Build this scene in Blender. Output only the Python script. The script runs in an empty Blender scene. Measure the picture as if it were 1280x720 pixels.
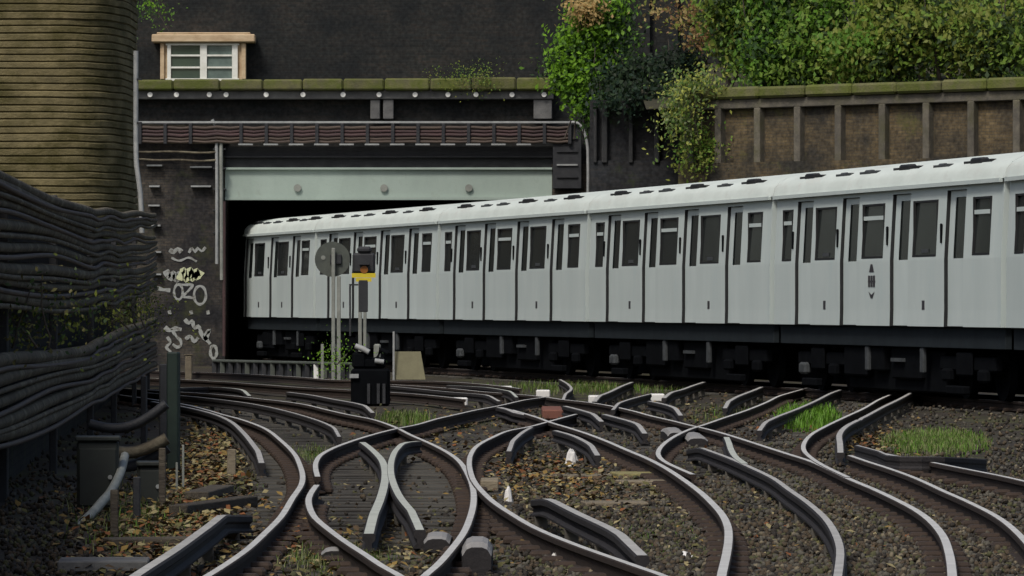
import bpy, math, random
from mathutils import Vector, Matrix, noise as mnoise
R = random.Random(7)
C = bpy.context.scene.collection
sc = bpy.context.scene

# ------------------------------------------------------------------ camera, sky, sun, exposure
FPX, CAMZ, HOR = 6400.0, 1.6, 380.0
cam = bpy.data.cameras.new('camera'); camo = bpy.data.objects.new('camera', cam); C.objects.link(camo)
cam.sensor_width = 36; cam.lens = 180; cam.clip_end = 2000; cam.clip_start = 0.5
camo.location = (0, 0, CAMZ); camo.rotation_euler = (math.radians(90) + math.atan(20 / FPX), 0, 0)
sc.camera = camo
world = bpy.data.worlds.new('World'); sc.world = world; world.use_nodes = True
wn = world.node_tree; bg = wn.nodes['Background']
sky = wn.nodes.new('ShaderNodeTexSky'); sky.sky_type = 'NISHITA'; sky.sun_disc = False
SUN_EL, SUN_AZ = math.radians(52), math.radians(208)      # azimuth clockwise from +Y: behind the camera, to the left
sky.sun_elevation = SUN_EL; sky.sun_rotation = SUN_AZ
sky.air_density = 1.0; sky.dust_density = 4.0; sky.ozone_density = 1.0
wn.links.new(sky.outputs[0], bg.inputs[0]); bg.inputs[1].default_value = 0.07
sl = bpy.data.lights.new('sun', 'SUN'); sl.energy = 1.5; sl.angle = math.radians(14); sl.color = (1, .96, .9)
so = bpy.data.objects.new('sun', sl); C.objects.link(so)
sd = Vector((math.sin(SUN_AZ) * math.cos(SUN_EL), math.cos(SUN_AZ) * math.cos(SUN_EL), math.sin(SUN_EL)))
so.rotation_euler = sd.to_track_quat('Z', 'Y').to_euler(); so.location = (-20, -20, 60)
vs = sc.view_settings; vs.view_transform = 'Standard'; vs.look = 'None'; vs.gamma = 1; vs.exposure = 0.6

# ------------------------------------------------------------------ helpers
def unp(px, py, z=0.0):
    Y = FPX * (CAMZ - z) / (py - HOR)
    return ((px - 640) * Y / FPX, Y)
def xa(px, Y): return (px - 640) * Y / FPX
def za(py, Y): return CAMZ + (HOR - py) * Y / FPX

def tag(o, label=None, cat=None, group=None, kind=None):
    if label: o['label'] = label
    if cat: o['category'] = cat
    if group: o['group'] = group
    if kind: o['kind'] = kind
    return o
def thing(name, loc, label, cat, rz=0, group=None):
    o = bpy.data.objects.new(name, None); C.objects.link(o); o.location = loc; o.rotation_euler = (0, 0, rz)
    o.empty_display_size = .2
    return tag(o, label, cat, group)
def kids(o): return [c for c in bpy.data.objects if c.parent == o]
def copy_tree(o, parent=None, table=None):
    c = o.copy(); C.objects.link(c); c.parent = parent
    for ch in table.get(o.name, []): copy_tree(ch, c, table)
    return c
def child_table():
    t = {}
    for o in bpy.data.objects:
        if o.parent: t.setdefault(o.parent.name, []).append(o)
    return t

class MB:
    def __init__(s): s.v = []; s.f = []; s.m = []; s.smooth = []
    def add(s, vs, fs, m=0, sm=False):
        b = len(s.v); s.v += [tuple(p) for p in vs]
        for f in fs:
            s.f.append(tuple(i + b for i in f)); s.m.append(m); s.smooth.append(sm)
        return s
    def box(s, x0, x1, y0, y1, z0, z1, m=0, bev=0.0):
        if bev <= 0:
            vs = [(x, y, z) for z in (z0, z1) for y in (y0, y1) for x in (x0, x1)]
            return s.add(vs, [(0, 2, 3, 1), (4, 5, 7, 6), (0, 1, 5, 4), (2, 6, 7, 3), (0, 4, 6, 2), (1, 3, 7, 5)], m)
        b = min(bev, (x1 - x0) / 2.01, (y1 - y0) / 2.01, (z1 - z0) / 2.01)
        def ring(d, z): return [(x0 + d + b, y0 + d, z), (x1 - d - b, y0 + d, z), (x1 - d, y0 + d + b, z), (x1 - d, y1 - d - b, z),
                                (x1 - d - b, y1 - d, z), (x0 + d + b, y1 - d, z), (x0 + d, y1 - d - b, z), (x0 + d, y0 + d + b, z)]
        b0 = b; vs = []
        for d, z in ((b0 * .9, z0), (0, z0 + b0), (0, z1 - b0), (b0 * .9, z1)):
            b = max(b0 - d * .6, .0005); vs += ring(d, z)
        fs = [tuple(range(7, -1, -1)), tuple(range(24, 32))]
        for k in range(3):
            for i in range(8):
                j = (i + 1) % 8; fs.append((k * 8 + i, k * 8 + j, k * 8 + 8 + j, k * 8 + 8 + i))
        return s.add(vs, fs, m)
    def tube(s, pts, r, n=8, m=0, sm=True, cap=True):
        pts = [Vector(p) for p in pts]; N = len(pts); vs = []
        rr = r if isinstance(r, (list, tuple)) else [r] * N
        for i, p in enumerate(pts):
            t = (pts[min(i + 1, N - 1)] - pts[max(i - 1, 0)]).normalized()
            up = Vector((0, 0, 1)) if abs(t.z) < .9 else Vector((1, 0, 0))
            a = t.cross(up).normalized(); b = a.cross(t)
            for k in range(n):
                th = 2 * math.pi * k / n; vs.append(p + a * (math.cos(th) * rr[i]) + b * (math.sin(th) * rr[i]))
        fs = []
        for i in range(N - 1):
            for k in range(n):
                j = (k + 1) % n; fs.append((i * n + k, i * n + j, (i + 1) * n + j, (i + 1) * n + k))
        s.add(vs, fs, m, sm)
        if cap: s.add([vs[k] for k in range(n)], [tuple(range(n))], m); s.add([vs[-n + k] for k in range(n)], [tuple(range(n - 1, -1, -1))], m)
        return s
    def cyl(s, p0, p1, r, n=16, m=0): return s.tube([p0, p1], r, n, m)
    def sweep(s, pts, prof, mats, caps=True, sm=False):
        """sweep a closed (side, z) profile along a level path of (x, y, z)"""
        N = len(pts); n = len(prof); vs = []
        for i, p in enumerate(pts):
            a = pts[max(i - 1, 0)]; b = pts[min(i + 1, N - 1)]
            tx, ty = b[0] - a[0], b[1] - a[1]; L = math.hypot(tx, ty) or 1; sx, sy = ty / L, -tx / L
            for (q, h) in prof: vs.append((p[0] + sx * q, p[1] + sy * q, p[2] + h))
        base = len(s.v); s.v += vs
        for i in range(N - 1):
            for k in range(n):
                j = (k + 1) % n
                s.f.append((base + i * n + k, base + (i + 1) * n + k, base + (i + 1) * n + j, base + i * n + j)); s.m.append(mats[k]); s.smooth.append(sm)
        if caps:
            s.f.append(tuple(base + k for k in range(n))); s.m.append(mats[-1]); s.smooth.append(False)
            s.f.append(tuple(base + (N - 1) * n + k for k in range(n - 1, -1, -1))); s.m.append(mats[-1]); s.smooth.append(False)
        return s
    def build(s, name, mats, parent=None, loc=None, rot=None):
        me = bpy.data.meshes.new(name); me.from_pydata(s.v, [], s.f)
        mats = mats if isinstance(mats, (list, tuple)) else [mats]
        for m in mats: me.materials.append(m)
        me.polygons.foreach_set('material_index', s.m); me.polygons.foreach_set('use_smooth', s.smooth); me.update()
        o = bpy.data.objects.new(name, me); C.objects.link(o)
        if parent: o.parent = parent
        if loc: o.location = loc
        if rot: o.rotation_euler = rot
        return o

def spline(pts, step=0.6):
    """Catmull-Rom through 2-D/3-D points, resampled"""
    P = [Vector(p) for p in pts]; P = [P[0] * 2 - P[1]] + P + [P[-1] * 2 - P[-2]]
    out = []
    for i in range(1, len(P) - 2):
        n = max(2, min(14, int((P[i + 1] - P[i]).length / step)))
        a, b, c, d = P[i - 1], P[i], P[i + 1], P[i + 2]
        def tj(t, u, v): return t + max((v - u).length, 1e-4) ** .5
        t0 = 0; t1 = tj(t0, a, b); t2 = tj(t1, b, c); t3 = tj(t2, c, d)
        for k in range(n):
            t = t1 + (t2 - t1) * k / n
            A1 = a * ((t1 - t) / (t1 - t0)) + b * ((t - t0) / (t1 - t0)); A2 = b * ((t2 - t) / (t2 - t1)) + c * ((t - t1) / (t2 - t1))
            A3 = c * ((t3 - t) / (t3 - t2)) + d * ((t - t2) / (t3 - t2))
            B1 = A1 * ((t2 - t) / (t2 - t0)) + A2 * ((t - t0) / (t2 - t0)); B2 = A2 * ((t3 - t) / (t3 - t1)) + A3 * ((t - t1) / (t3 - t1))
            out.append(B1 * ((t2 - t) / (t2 - t1)) + B2 * ((t - t1) / (t2 - t1)))
    out.append(P[-2]); return out

# ------------------------------------------------------------------ materials
def M(name, col, col2=None, rough=.85, metal=0.0, scale=4.0, bump=0.0, bscale=40.0, spec=.3, col3=None, stretch=(1, 1, 1), rnd=0.0, scale3=1.2, cut3=.55):
    m = bpy.data.materials.new(name); m.use_nodes = True; nt = m.node_tree; N = nt.nodes; L = nt.links
    b = N['Principled BSDF']; b.inputs['Roughness'].default_value = rough; b.inputs['Metallic'].default_value = metal
    b.inputs['Specular IOR Level'].default_value = spec
    tc = N.new('ShaderNodeTexCoord'); mp = N.new('ShaderNodeMapping'); mp.inputs['Scale'].default_value = stretch
    L.new(tc.outputs['Object'], mp.inputs[0])
    col2 = col2 or tuple(c * .7 for c in col)
    n1 = N.new('ShaderNodeTexNoise'); n1.inputs['Scale'].default_value = scale; n1.inputs['Detail'].default_value = 8; n1.inputs['Roughness'].default_value = .65
    L.new(mp.outputs[0], n1.inputs[0])
    r = N.new('ShaderNodeValToRGB'); r.color_ramp.elements[0].position = .32; r.color_ramp.elements[1].position = .68
    r.color_ramp.elements[0].color = (*col2, 1); r.color_ramp.elements[1].color = (*col, 1)
    L.new(n1.outputs[0], r.inputs[0]); out = r.outputs[0]
    if col3:
        n3 = N.new('ShaderNodeTexNoise'); n3.inputs['Scale'].default_value = scale3; n3.inputs['Detail'].default_value = 7; n3.inputs['Roughness'].default_value = .7
        L.new(mp.outputs[0], n3.inputs[0])
        r3 = N.new('ShaderNodeValToRGB'); r3.color_ramp.elements[0].position = cut3 - .06; r3.color_ramp.elements[1].position = cut3 + .1
        L.new(n3.outputs[0], r3.inputs[0])
        mx = N.new('ShaderNodeMix'); mx.data_type = 'RGBA'; L.new(r3.outputs[0], mx.inputs[0]); L.new(out, mx.inputs[6]); mx.inputs[7].default_value = (*col3, 1)
        out = mx.outputs[2]
    if rnd:
        oi = N.new('ShaderNodeObjectInfo'); hs = N.new('ShaderNodeHueSaturation'); ma = N.new('ShaderNodeMath'); ma.operation = 'MULTIPLY_ADD'
        ma.inputs[1].default_value = 2 * rnd; ma.inputs[2].default_value = 1 - rnd; L.new(oi.outputs['Random'], ma.inputs[0]); L.new(ma.outputs[0], hs.inputs['Value'])
        L.new(out, hs.inputs['Color']); out = hs.outputs[0]
    L.new(out, b.inputs['Base Color'])
    if bump:
        n2 = N.new('ShaderNodeTexNoise'); n2.inputs['Scale'].default_value = bscale; n2.inputs['Detail'].default_value = 5
        L.new(mp.outputs[0], n2.inputs[0])
        bp = N.new('ShaderNodeBump'); bp.inputs['Strength'].default_value = bump; bp.inputs['Distance'].default_value = .03
        L.new(n2.outputs[0], bp.inputs['Height']); L.new(bp.outputs[0], b.inputs['Normal'])
    return m

def brickmat(name, c1, c2, mortar, soot=(.02, .02, .022), cut=.5, sscale=.5, moss=None):
    m = bpy.data.materials.new(name); m.use_nodes = True; nt = m.node_tree; N = nt.nodes; L = nt.links
    b = N['Principled BSDF']; b.inputs['Roughness'].default_value = .9; b.inputs['Specular IOR Level'].default_value = .2
    tc = N.new('ShaderNodeTexCoord'); sp = N.new('ShaderNodeSeparateXYZ'); cb = N.new('ShaderNodeCombineXYZ')
    L.new(tc.outputs['Object'], sp.inputs[0]); L.new(sp.outputs['X'], cb.inputs[0]); L.new(sp.outputs['Z'], cb.inputs[1])
    br = N.new('ShaderNodeTexBrick'); L.new(cb.outputs[0], br.inputs[0])
    br.inputs['Color1'].default_value = (*c1, 1); br.inputs['Color2'].default_value = (*c2, 1); br.inputs['Mortar'].default_value = (*mortar, 1)
    br.inputs['Scale'].default_value = 1; br.inputs['Mortar Size'].default_value = .007; br.inputs['Brick Width'].default_value = .23; br.inputs['Row Height'].default_value = .078
    n = N.new('ShaderNodeTexNoise'); n.inputs['Scale'].default_value = sscale; n.inputs['Detail'].default_value = 9; n.inputs['Roughness'].default_value = .68
    L.new(tc.outputs['Object'], n.inputs[0])
    r = N.new('ShaderNodeValToRGB'); r.color_ramp.elements[0].position = cut - .1; r.color_ramp.elements[1].position = cut + .14
    L.new(n.outputs[0], r.inputs[0])
    mx = N.new('ShaderNodeMix'); mx.data_type = 'RGBA'; L.new(r.outputs[0], mx.inputs[0]); mx.inputs[6].default_value = (*soot, 1); L.new(br.outputs['Color'], mx.inputs[7])
    out = mx.outputs[2]
    n4 = N.new('ShaderNodeTexNoise'); n4.inputs['Scale'].default_value = 9; n4.inputs['Detail'].default_value = 4; L.new(tc.outputs['Object'], n4.inputs[0])
    mr = N.new('ShaderNodeMapRange'); mr.inputs[1].default_value = .3; mr.inputs[2].default_value = .7; mr.inputs[3].default_value = .6; mr.inputs[4].default_value = 1.35; L.new(n4.outputs[0], mr.inputs[0])
    hs = N.new('ShaderNodeHueSaturation'); L.new(mr.outputs[0], hs.inputs['Value']); L.new(out, hs.inputs['Color']); out = hs.outputs[0]
    if moss:
        n5 = N.new('ShaderNodeTexNoise'); n5.inputs['Scale'].default_value = .8; n5.inputs['Detail'].default_value = 8; n5.inputs['Roughness'].default_value = .7; L.new(tc.outputs['Object'], n5.inputs[0])
        r5 = N.new('ShaderNodeValToRGB'); r5.color_ramp.elements[0].position = .54; r5.color_ramp.elements[1].position = .68; L.new(n5.outputs[0], r5.inputs[0])
        m5 = N.new('ShaderNodeMix'); m5.data_type = 'RGBA'; L.new(r5.outputs[0], m5.inputs[0]); L.new(out, m5.inputs[6]); m5.inputs[7].default_value = (*moss, 1); out = m5.outputs[2]
    L.new(out, b.inputs['Base Color'])
    bp = N.new('ShaderNodeBump'); bp.inputs['Strength'].default_value = .6; bp.inputs['Distance'].default_value = .012; bp.invert = True
    L.new(br.outputs['Fac'], bp.inputs['Height']); L.new(bp.outputs[0], b.inputs['Normal'])
    return m

soot_brick = brickmat('sooty_brick', (.027, .029, .027), (.042, .036, .030), (.032, .034, .032), soot=(.014, .016, .017), cut=.5)
abut_brick = brickmat('abutment_brick', (.07, .063, .052), (.095, .078, .06), (.05, .05, .048), cut=.52, moss=(.05, .055, .025))
brown_brick = brickmat('brown_brick', (.105, .078, .042), (.15, .112, .06), (.085, .075, .058), soot=(.035, .033, .028), cut=.49, sscale=.9, moss=(.10, .10, .03))
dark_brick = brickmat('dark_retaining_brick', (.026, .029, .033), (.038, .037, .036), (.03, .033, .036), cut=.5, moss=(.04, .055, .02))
pier_stone = M('mossy_pier', (.20, .165, .08), (.095, .08, .038), scale=2.2, bump=.5, bscale=14, col3=(.07, .06, .02), scale3=.9, cut3=.5, stretch=(1, 1, 1.6))
mossy_stone = M('mossy_coping', (.13, .13, .045), (.09, .085, .05), scale=3, bump=.6, bscale=18, col3=(.085, .10, .02), scale3=1.6, cut3=.47, rnd=.12)
grey_stone = M('weathered_stone', (.15, .15, .145), (.08, .08, .08), scale=3, bump=.4, bscale=20)
pilaster_stone = M('pilaster_stone', (.145, .13, .10), (.07, .065, .055), scale=4, bump=.5, bscale=20, col3=(.09, .085, .05), rnd=.15)
girder_green = M('pale_green_girder', (.33, .40, .355), (.27, .33, .29), rough=.6, scale=1.0, col3=(.24, .28, .24), scale3=2.0, cut3=.62, stretch=(1, 1, .5), bump=.1)
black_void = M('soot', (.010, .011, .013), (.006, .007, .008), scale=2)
dark_iron = M('dark_iron', (.035, .037, .04), (.02, .021, .024), rough=.6, scale=5, bump=.2)
grey_iron = M('galvanised_grey', (.34, .35, .34), (.22, .23, .23), rough=.55, scale=6)
bolt_white = M('pale_bolt_cap', (.82, .82, .78), (.7, .7, .66), rough=.6)
cable_red = M('dull_red_cable', (.075, .042, .042), (.042, .028, .028), rough=.7, scale=2, stretch=(.3, 1, 1))
cable_brown = M('brown_cable', (.09, .066, .05), (.055, .042, .036), rough=.7, scale=2, stretch=(.3, 1, 1))
cable_black = M('weathered_black_cable', (.125, .105, .075), (.055, .048, .035), rough=.8, spec=.15, scale=3, bump=.3, col3=(.19, .17, .12), scale3=2.2, cut3=.55)
white_paint = M('white_window_paint', (.74, .75, .70), (.6, .6, .54), rough=.5, scale=5)
cream_wood = M('weathered_cream_timber', (.55, .43, .28), (.38, .27, .16), rough=.7, scale=5, bump=.3, stretch=(.4, 1, 1))
glass_dark = M('dark_glass', (.022, .027, .026), (.015, .019, .018), rough=.12, spec=.5, scale=1.5)
glass_green = M('window_glass', (.045, .07, .05), (.03, .05, .045), rough=.08, spec=.6, scale=1.2)
glass_pale = M('pale_reflection_glass', (.15, .20, .18), (.06, .085, .08), rough=.15, spec=.5, scale=1.6)  # paler base colour stands in for a reflection on the right bay pane
car_white = M('white_carriage_paint', (.515, .575, .55), (.46, .52, .50), rough=.5, scale=1.1, stretch=(1.2, 1, .35), col3=(.44, .52, .51), scale3=1.3, cut3=.60, spec=.4)
car_door = M('white_door_paint', (.53, .59, .565), (.465, .53, .51), rough=.5, scale=1.3, stretch=(1.2, 1, .4), spec=.4, rnd=.03)
car_roof = M('dirty_white_roof', (.60, .655, .61), (.50, .55, .51), rough=.7, scale=1.6, stretch=(.5, 1.6, 1), col3=(.50, .52, .48), scale3=2.2, cut3=.6)
rubber = M('black_rubber', (.02, .021, .022), (.013, .013, .014), rough=.6)
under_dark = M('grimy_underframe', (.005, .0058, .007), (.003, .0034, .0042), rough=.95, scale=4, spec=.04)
sole_dark = M('dark_solebar', (.020, .026, .030), (.014, .018, .021), rough=.8, scale=3, spec=.12)
under_grey = M('grey_underframe_box', (.06, .066, .07), (.03, .034, .036), rough=.85, scale=6)
rail_top = M('worn_rail_head', (.62, .61, .57), (.46, .45, .415), rough=.5, metal=.15, scale=3, spec=.5)
rail_rust = M('rusty_rail_side', (.034, .023, .017), (.02, .015, .013), rough=.9, scale=9, bump=.2)
cond_top = M('grey_conductor_head', (.44, .43, .40), (.31, .30, .275), rough=.6, metal=.1, scale=5, spec=.5)
cond_side = M('grimy_conductor_side', (.026, .023, .023), (.015, .014, .015), rough=.8, scale=8, bump=.2)
cond_pale = M('pale_conductor_head', (.47, .49, .43), (.36, .38, .33), rough=.6, metal=.05, scale=5)
ramp_grey = M('grey_ramp_block', (.27, .265, .255), (.19, .185, .18), rough=.7, scale=7, bump=.25)
sleeper_m = M('oily_sleeper', (.085, .08, .066), (.025, .023, .021), rough=.9, scale=5, bump=.6, bscale=22, stretch=(.35, 2, 1), rnd=.3)
chair_m = M('rusty_chair', (.05, .034, .025), (.03, .022, .018), rough=.9, scale=9)
insul = M('grimy_insulator', (.13, .12, .10), (.07, .065, .055), rough=.5)
ground_m = M('trackbed', (.05, .04, .027), (.018, .016, .014), scale=1.6, bump=1.0, bscale=16, col3=(.055, .058, .022), scale3=.45, cut3=.56, rough=.95)
stone_cols = [M('ballast_' + n, c, tuple(x * .6 for x in c), scale=14, bump=.2) for n, c in
              (('brown', (.080, .060, .038)), ('grey', (.10, .092, .072)), ('dark', (.032, .027, .021)), ('olive', (.078, .078, .036)), ('buff', (.19, .16, .105)))]
leaf_cols = [M('litter_' + n, tuple(x * .75 for x in c), tuple(x * .5 for x in c), scale=10) for n, c in
             (('ochre', (.32, .21, .06)), ('rust', (.26, .10, .035)), ('brown', (.13, .085, .045)), ('straw', (.40, .34, .17)), ('olive', (.15, .14, .05)))]
def leafmat(name, c, t=.25):
    m = M(name, c, tuple(x * .65 for x in c), scale=1.5, rough=.55, spec=.35)
    nt = m.node_tree; b = nt.nodes['Principled BSDF']; tr_ = nt.nodes.new('ShaderNodeBsdfTranslucent'); ad = nt.nodes.new('ShaderNodeMixShader'); ad.inputs[0].default_value = .38
    src = b.inputs['Base Color'].links[0].from_socket; nt.links.new(src, tr_.inputs[0]); nt.links.new(b.outputs[0], ad.inputs[1]); nt.links.new(tr_.outputs[0], ad.inputs[2])
    nt.links.new(ad.outputs[0], nt.nodes['Material Output'].inputs[0]); return m
g_bright = [leafmat('bright_leaf', (.21, .42, .025)), leafmat('mid_leaf', (.13, .28, .03)), leafmat('deep_leaf', (.045, .10, .025))]
g_bush = [leafmat('bush_leaf', (.20, .32, .045)), leafmat('bush_olive_leaf', (.24, .28, .05)), leafmat('bush_deep_leaf', (.05, .09, .024))]
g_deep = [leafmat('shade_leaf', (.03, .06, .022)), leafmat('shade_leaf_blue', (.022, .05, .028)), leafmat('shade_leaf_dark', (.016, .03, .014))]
g_autumn = [leafmat('autumn_buff', (.58, .40, .16)), leafmat('autumn_brown', (.30, .17, .07)), leafmat('autumn_straw', (.46, .36, .14))]
g_creeper = [leafmat('creeper_yellow', (.44, .48, .10)), leafmat('creeper_green', (.14, .24, .05)), leafmat('creeper_pale', (.24, .30, .12))]
g_grass = [leafmat('lush_grass', (.15, .34, .02)), leafmat('grass', (.13, .21, .035)), leafmat('dry_grass', (.25, .27, .10))]
bark = M('bark', (.10, .085, .065), (.05, .042, .034), scale=6, bump=.6, bscale=18, stretch=(2, 2, .5))
pale_bark = M('pale_bark', (.36, .35, .30), (.22, .21, .18), scale=6, bump=.4, stretch=(2, 2, .6))
plank_m = M('weathered_plank', (.23, .195, .135), (.14, .115, .08), scale=5, bump=.4, stretch=(.3, 2, 1), rnd=.25)
dark_plank = M('dark_timber', (.085, .072, .052), (.05, .042, .034), scale=5, bump=.5, stretch=(.3, 2, 1), rnd=.25)
post_green = M('dark_green_post', (.018, .032, .025), (.012, .02, .017), rough=.6, scale=5)
cabinet_m = M('dark_cabinet', (.03, .035, .03), (.02, .022, .02), rough=.6, scale=4)
board_m = M('buff_board', (.21, .20, .12), (.15, .14, .085), scale=3, rough=.7)
yellow_m = M('yellow_enamel', (.62, .50, .03), (.5, .38, .03), rough=.5)
disc_m = M('grey_green_disc', (.085, .095, .08), (.055, .062, .054), rough=.6, scale=5)
pole_m = M('grey_pole', (.26, .27, .24), (.17, .18, .16), rough=.6, scale=5)
litter_white = M('white_litter', (.72, .71, .68), (.6, .59, .56), rough=.6, scale=5)
graf_white = M('white_spray', (.40, .42, .40), (.24, .25, .24), rough=.8, scale=5, col3=(.10, .095, .08), scale3=5, cut3=.53)
graf_yellow = M('pale_yellow_spray', (.60, .62, .36), (.42, .46, .32), rough=.8, scale=5, col3=(.16, .16, .10), scale3=5, cut3=.6)
crest_m = M('dark_transfer', (.05, .05, .055), (.035, .03, .035), rough=.5)
orange_lamp = M('amber_lens', (.26, .10, .02), (.2, .07, .015), rough=.3)
red_iron = M('red_oxide_plate', (.20, .08, .055), (.12, .055, .04), scale=6)

# ------------------------------------------------------------------ ground
g = MB(); nx, ny = 80, 220
xs = [-70 + 140 * i / nx for i in range(nx + 1)]; ys = [-20 + 340 * (j / ny) ** 1.3 for j in range(ny + 1)]
for y in ys:
    for x in xs:
        g.v.append((x, y, -.2 + .03 * mnoise.noise(Vector((x * .5, y * .35, 3)))))
for j in range(ny):
    for i in range(nx):
        a = j * (nx + 1) + i; g.f.append((a, a + 1, a + nx + 2, a + nx + 1)); g.m.append(0); g.smooth.append(True)
tag(g.build('ground', ground_m), 'dark brown trackbed of ballast, dirt and leaf litter between the rails', None, None, 'structure')

# ------------------------------------------------------------------ tracks
def rail_prof(hw, h, fw, top=0.0):
    # closed profile, clockwise seen along the path; index of each edge's material: head top = 0, the rest = 1
    p = [(-hw, top - .008), (-hw + .008, top), (hw - .008, top), (hw, top - .008), (hw, top - .04), (.012, top - .055), (.012, top - h + .03),
         (fw, top - h + .012), (fw, top - h), (-fw, top - h), (-fw, top - h + .012), (-.012, top - h + .03), (-.012, top - .055), (-hw, top - .04)]
    return p[::-1]
def prof_mats(n=14):
    # reversed profile: edges whose both ends are among the first four original points are the head
    idx = list(range(n))[::-1]; out = []
    for k in range(n):
        a, b = idx[k], idx[(k + 1) % n]; out.append(0 if {a, b} == {1, 2} else 1)
    return out
PM = prof_mats()
zoff = [0]
def jz():
    zoff[0] = (zoff[0] + 1) % 7; return (zoff[0] - 3) * .003
def px_path(pts, z): return [unp(x, y, z) for x, y in pts]
def run_rail(pts, parent, hw=.033, name='running_rail'):
    w = spline(px_path(pts, 0)); z = jz()
    MB().sweep([(p[0], p[1], z) for p in w], rail_prof(hw, .155, .07), PM).build(name, [rail_top, rail_rust], parent)
    return w
def cond_rail(pts, parent, hw=.045, top=.055, end0=False, end1=True, mat=None, name='conductor_rail'):
    """conductor rail on insulators, ends ramped down"""
    hw *= .74; w = spline(px_path(pts, top)); n = len(w); z0 = jz(); P = []
    L = [0]
    for i in range(1, n): L.append(L[-1] + (w[i] - w[i - 1]).length)
    rl = min(1.6, L[-1] * .4)
    for i, p in enumerate(w):
        z = top + z0
        if end0 and L[i] < rl: z -= .07 * (1 - L[i] / rl)
        if end1 and L[-1] - L[i] < rl: z -= .07 * (1 - (L[-1] - L[i]) / rl)
        P.append((p[0], p[1], z))
    pr = [(-hw, -.012), (-hw + .012, 0), (hw - .012, 0), (hw, -.012), (hw, -.05), (.022, -.07), (.022, -.10), (hw * 1.15, -.12), (hw * 1.15, -.135), (-hw * 1.15, -.135), (-hw * 1.15, -.12), (-.022, -.10), (-.022, -.07), (-hw, -.05)]
    o = MB().sweep(P, pr[::-1], PM).build(name, [mat or cond_top, cond_side], parent)
    ib = MB(); nxt = .5
    for i in range(n):
        if L[i] >= nxt:
            x, y, z = P[i]; ib.box(x - .05, x + .05, y - .05, y + .05, -.2, z - .136, 0); nxt += 2.6
    if ib.v: ib.build('insulator', insul, o)['kind'] = 'stuff'
    return o
SLEEPER = None
def sleepers(wa, wb, parent, y0, y1, spacing=.74, length=2.55, dz=0.0, rng=R):
    """timber sleepers under a pair of rails given as world paths"""
    global SLEEPER
    if SLEEPER is None:
        s = MB().box(-.5, .5, -.125, .125, -.13, 0, 0, .012); o = s.build('sleeper', sleeper_m); SLEEPER = o.data; bpy.data.objects.remove(o)
    def at(w, y):
        for i in range(len(w) - 1):
            a, b = w[i], w[i + 1]
            if (a[1] - y) * (b[1] - y) <= 0 and a[1] != b[1]:
                t = (y - a[1]) / (b[1] - a[1]); return a[0] + (b[0] - a[0]) * t
        return None
    ch = MB(); y = y0; last = None
    while y < y1:
        a, b = at(wa, y), at(wb, y); a2, b2 = at(wa, y + .5), at(wb, y + .5)
        if None in (a, b, a2, b2): y += spacing; continue
        m, m2 = (a + b) / 2, (a2 + b2) / 2; th = math.atan2(m2 - m, .5)
        o = bpy.data.objects.new('sleeper', SLEEPER); C.objects.link(o); o.parent = parent
        o.location = (m + rng.uniform(-.06, .06), y, -.165 + dz + rng.uniform(-.006, .004)); o.rotation_euler = (0, 0, -th + rng.uniform(-.02, .02))
        o.scale = (max(length, abs(b - a) + .9), rng.uniform(.92, 1.08), 1)
        for x in (a, b): ch.box(x - .15, x + .15, y - .09, y + .09, -.17, -.105, 0, .02)
        y += spacing * max(.6, math.cos(th)) + rng.uniform(-.03, .03)
    c = ch.build('rail_chair', chair_m, parent); c['kind'] = 'stuff'

R1 = [(210, 750), (235, 733), (263, 716), (283.8, 703), (310, 684.4), (332.5, 663.8), (351, 645), (366, 621), (376.6, 605), (378.3, 594), (375.6, 582.5), (368, 566.6), (351, 549.7), (330.6, 534.7), (300.6, 523.4), (280, 518), (258, 511.5), (231, 505), (200, 500), (150, 493)]
R2 = [(490, 752), (515, 733), (534, 716), (547, 705), (564, 686), (579, 666), (588, 645), (592, 626), (591, 609), (586, 595), (575, 577), (562, 566.6), (539, 554.4), (515, 544), (492.5, 533), (464, 523.4), (435.6, 518), (407.5, 511.6), (379, 505), (351, 501), (321, 497.8), (291, 494.4), (263, 492), (231, 490), (200, 488), (150, 485)]
R3a = [(540, 745), (515, 729), (494, 716), (477.5, 707), (459, 694.5), (432, 677), (409, 660), (394, 647), (387, 634), (386, 622.5), (390.6, 613), (396, 606)]
R3b = [(397, 596), (394.5, 586), (395, 578), (401, 569), (415, 561), (435.6, 553), (464, 544), (492.5, 536.6), (520.6, 531), (545, 524), (571, 518), (595.6, 512.5), (620, 508), (639, 503.8), (656, 500), (680, 496.6)]
R4 = [(900, 748), (850, 729), (820, 717), (805, 712), (771, 700), (734, 687), (700, 674), (668, 660), (639, 643), (618, 629), (601, 613), (592, 601), (588, 590), (586.5, 579), (589, 567.5), (597.5, 557), (616, 547), (637, 538.5), (661, 534), (687, 527), (720, 518)]
R6 = [(890, 760), (899, 735), (903, 716), (908, 694), (910.6, 675), (909.7, 660), (903, 645), (890, 630), (875, 616), (850.6, 598), (832, 586), (809, 574), (784, 563.5), (760, 553), (734, 543), (711, 535.6), (690.6, 529.5), (670, 522), (640, 513)]
R5 = [(1190, 745), (1190, 715), (1186, 688), (1178, 667), (1162.5, 649), (1144, 635.6), (1119, 622.5), (1091, 609.5), (1061, 597), (1040, 587), (1014, 575.5), (984, 566), (959, 558), (931, 549), (905, 541), (880.6, 534.5), (862, 530.5), (842.5, 525.5), (814, 519), (790, 512.5), (760, 506), (734, 502), (702, 498.5), (677.5, 495), (640, 491.6), (603, 488.8), (575, 486), (547, 483.5), (520, 481.8), (489, 480)]
R7 = [(866, 592), (845, 583), (830, 575.5), (822.8, 567.5), (826, 558), (841, 546), (862, 536), (880.6, 530), (905, 521.6), (931, 513), (957.5, 502.5), (974, 494.5), (989, 490), (1010, 484)]
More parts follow.
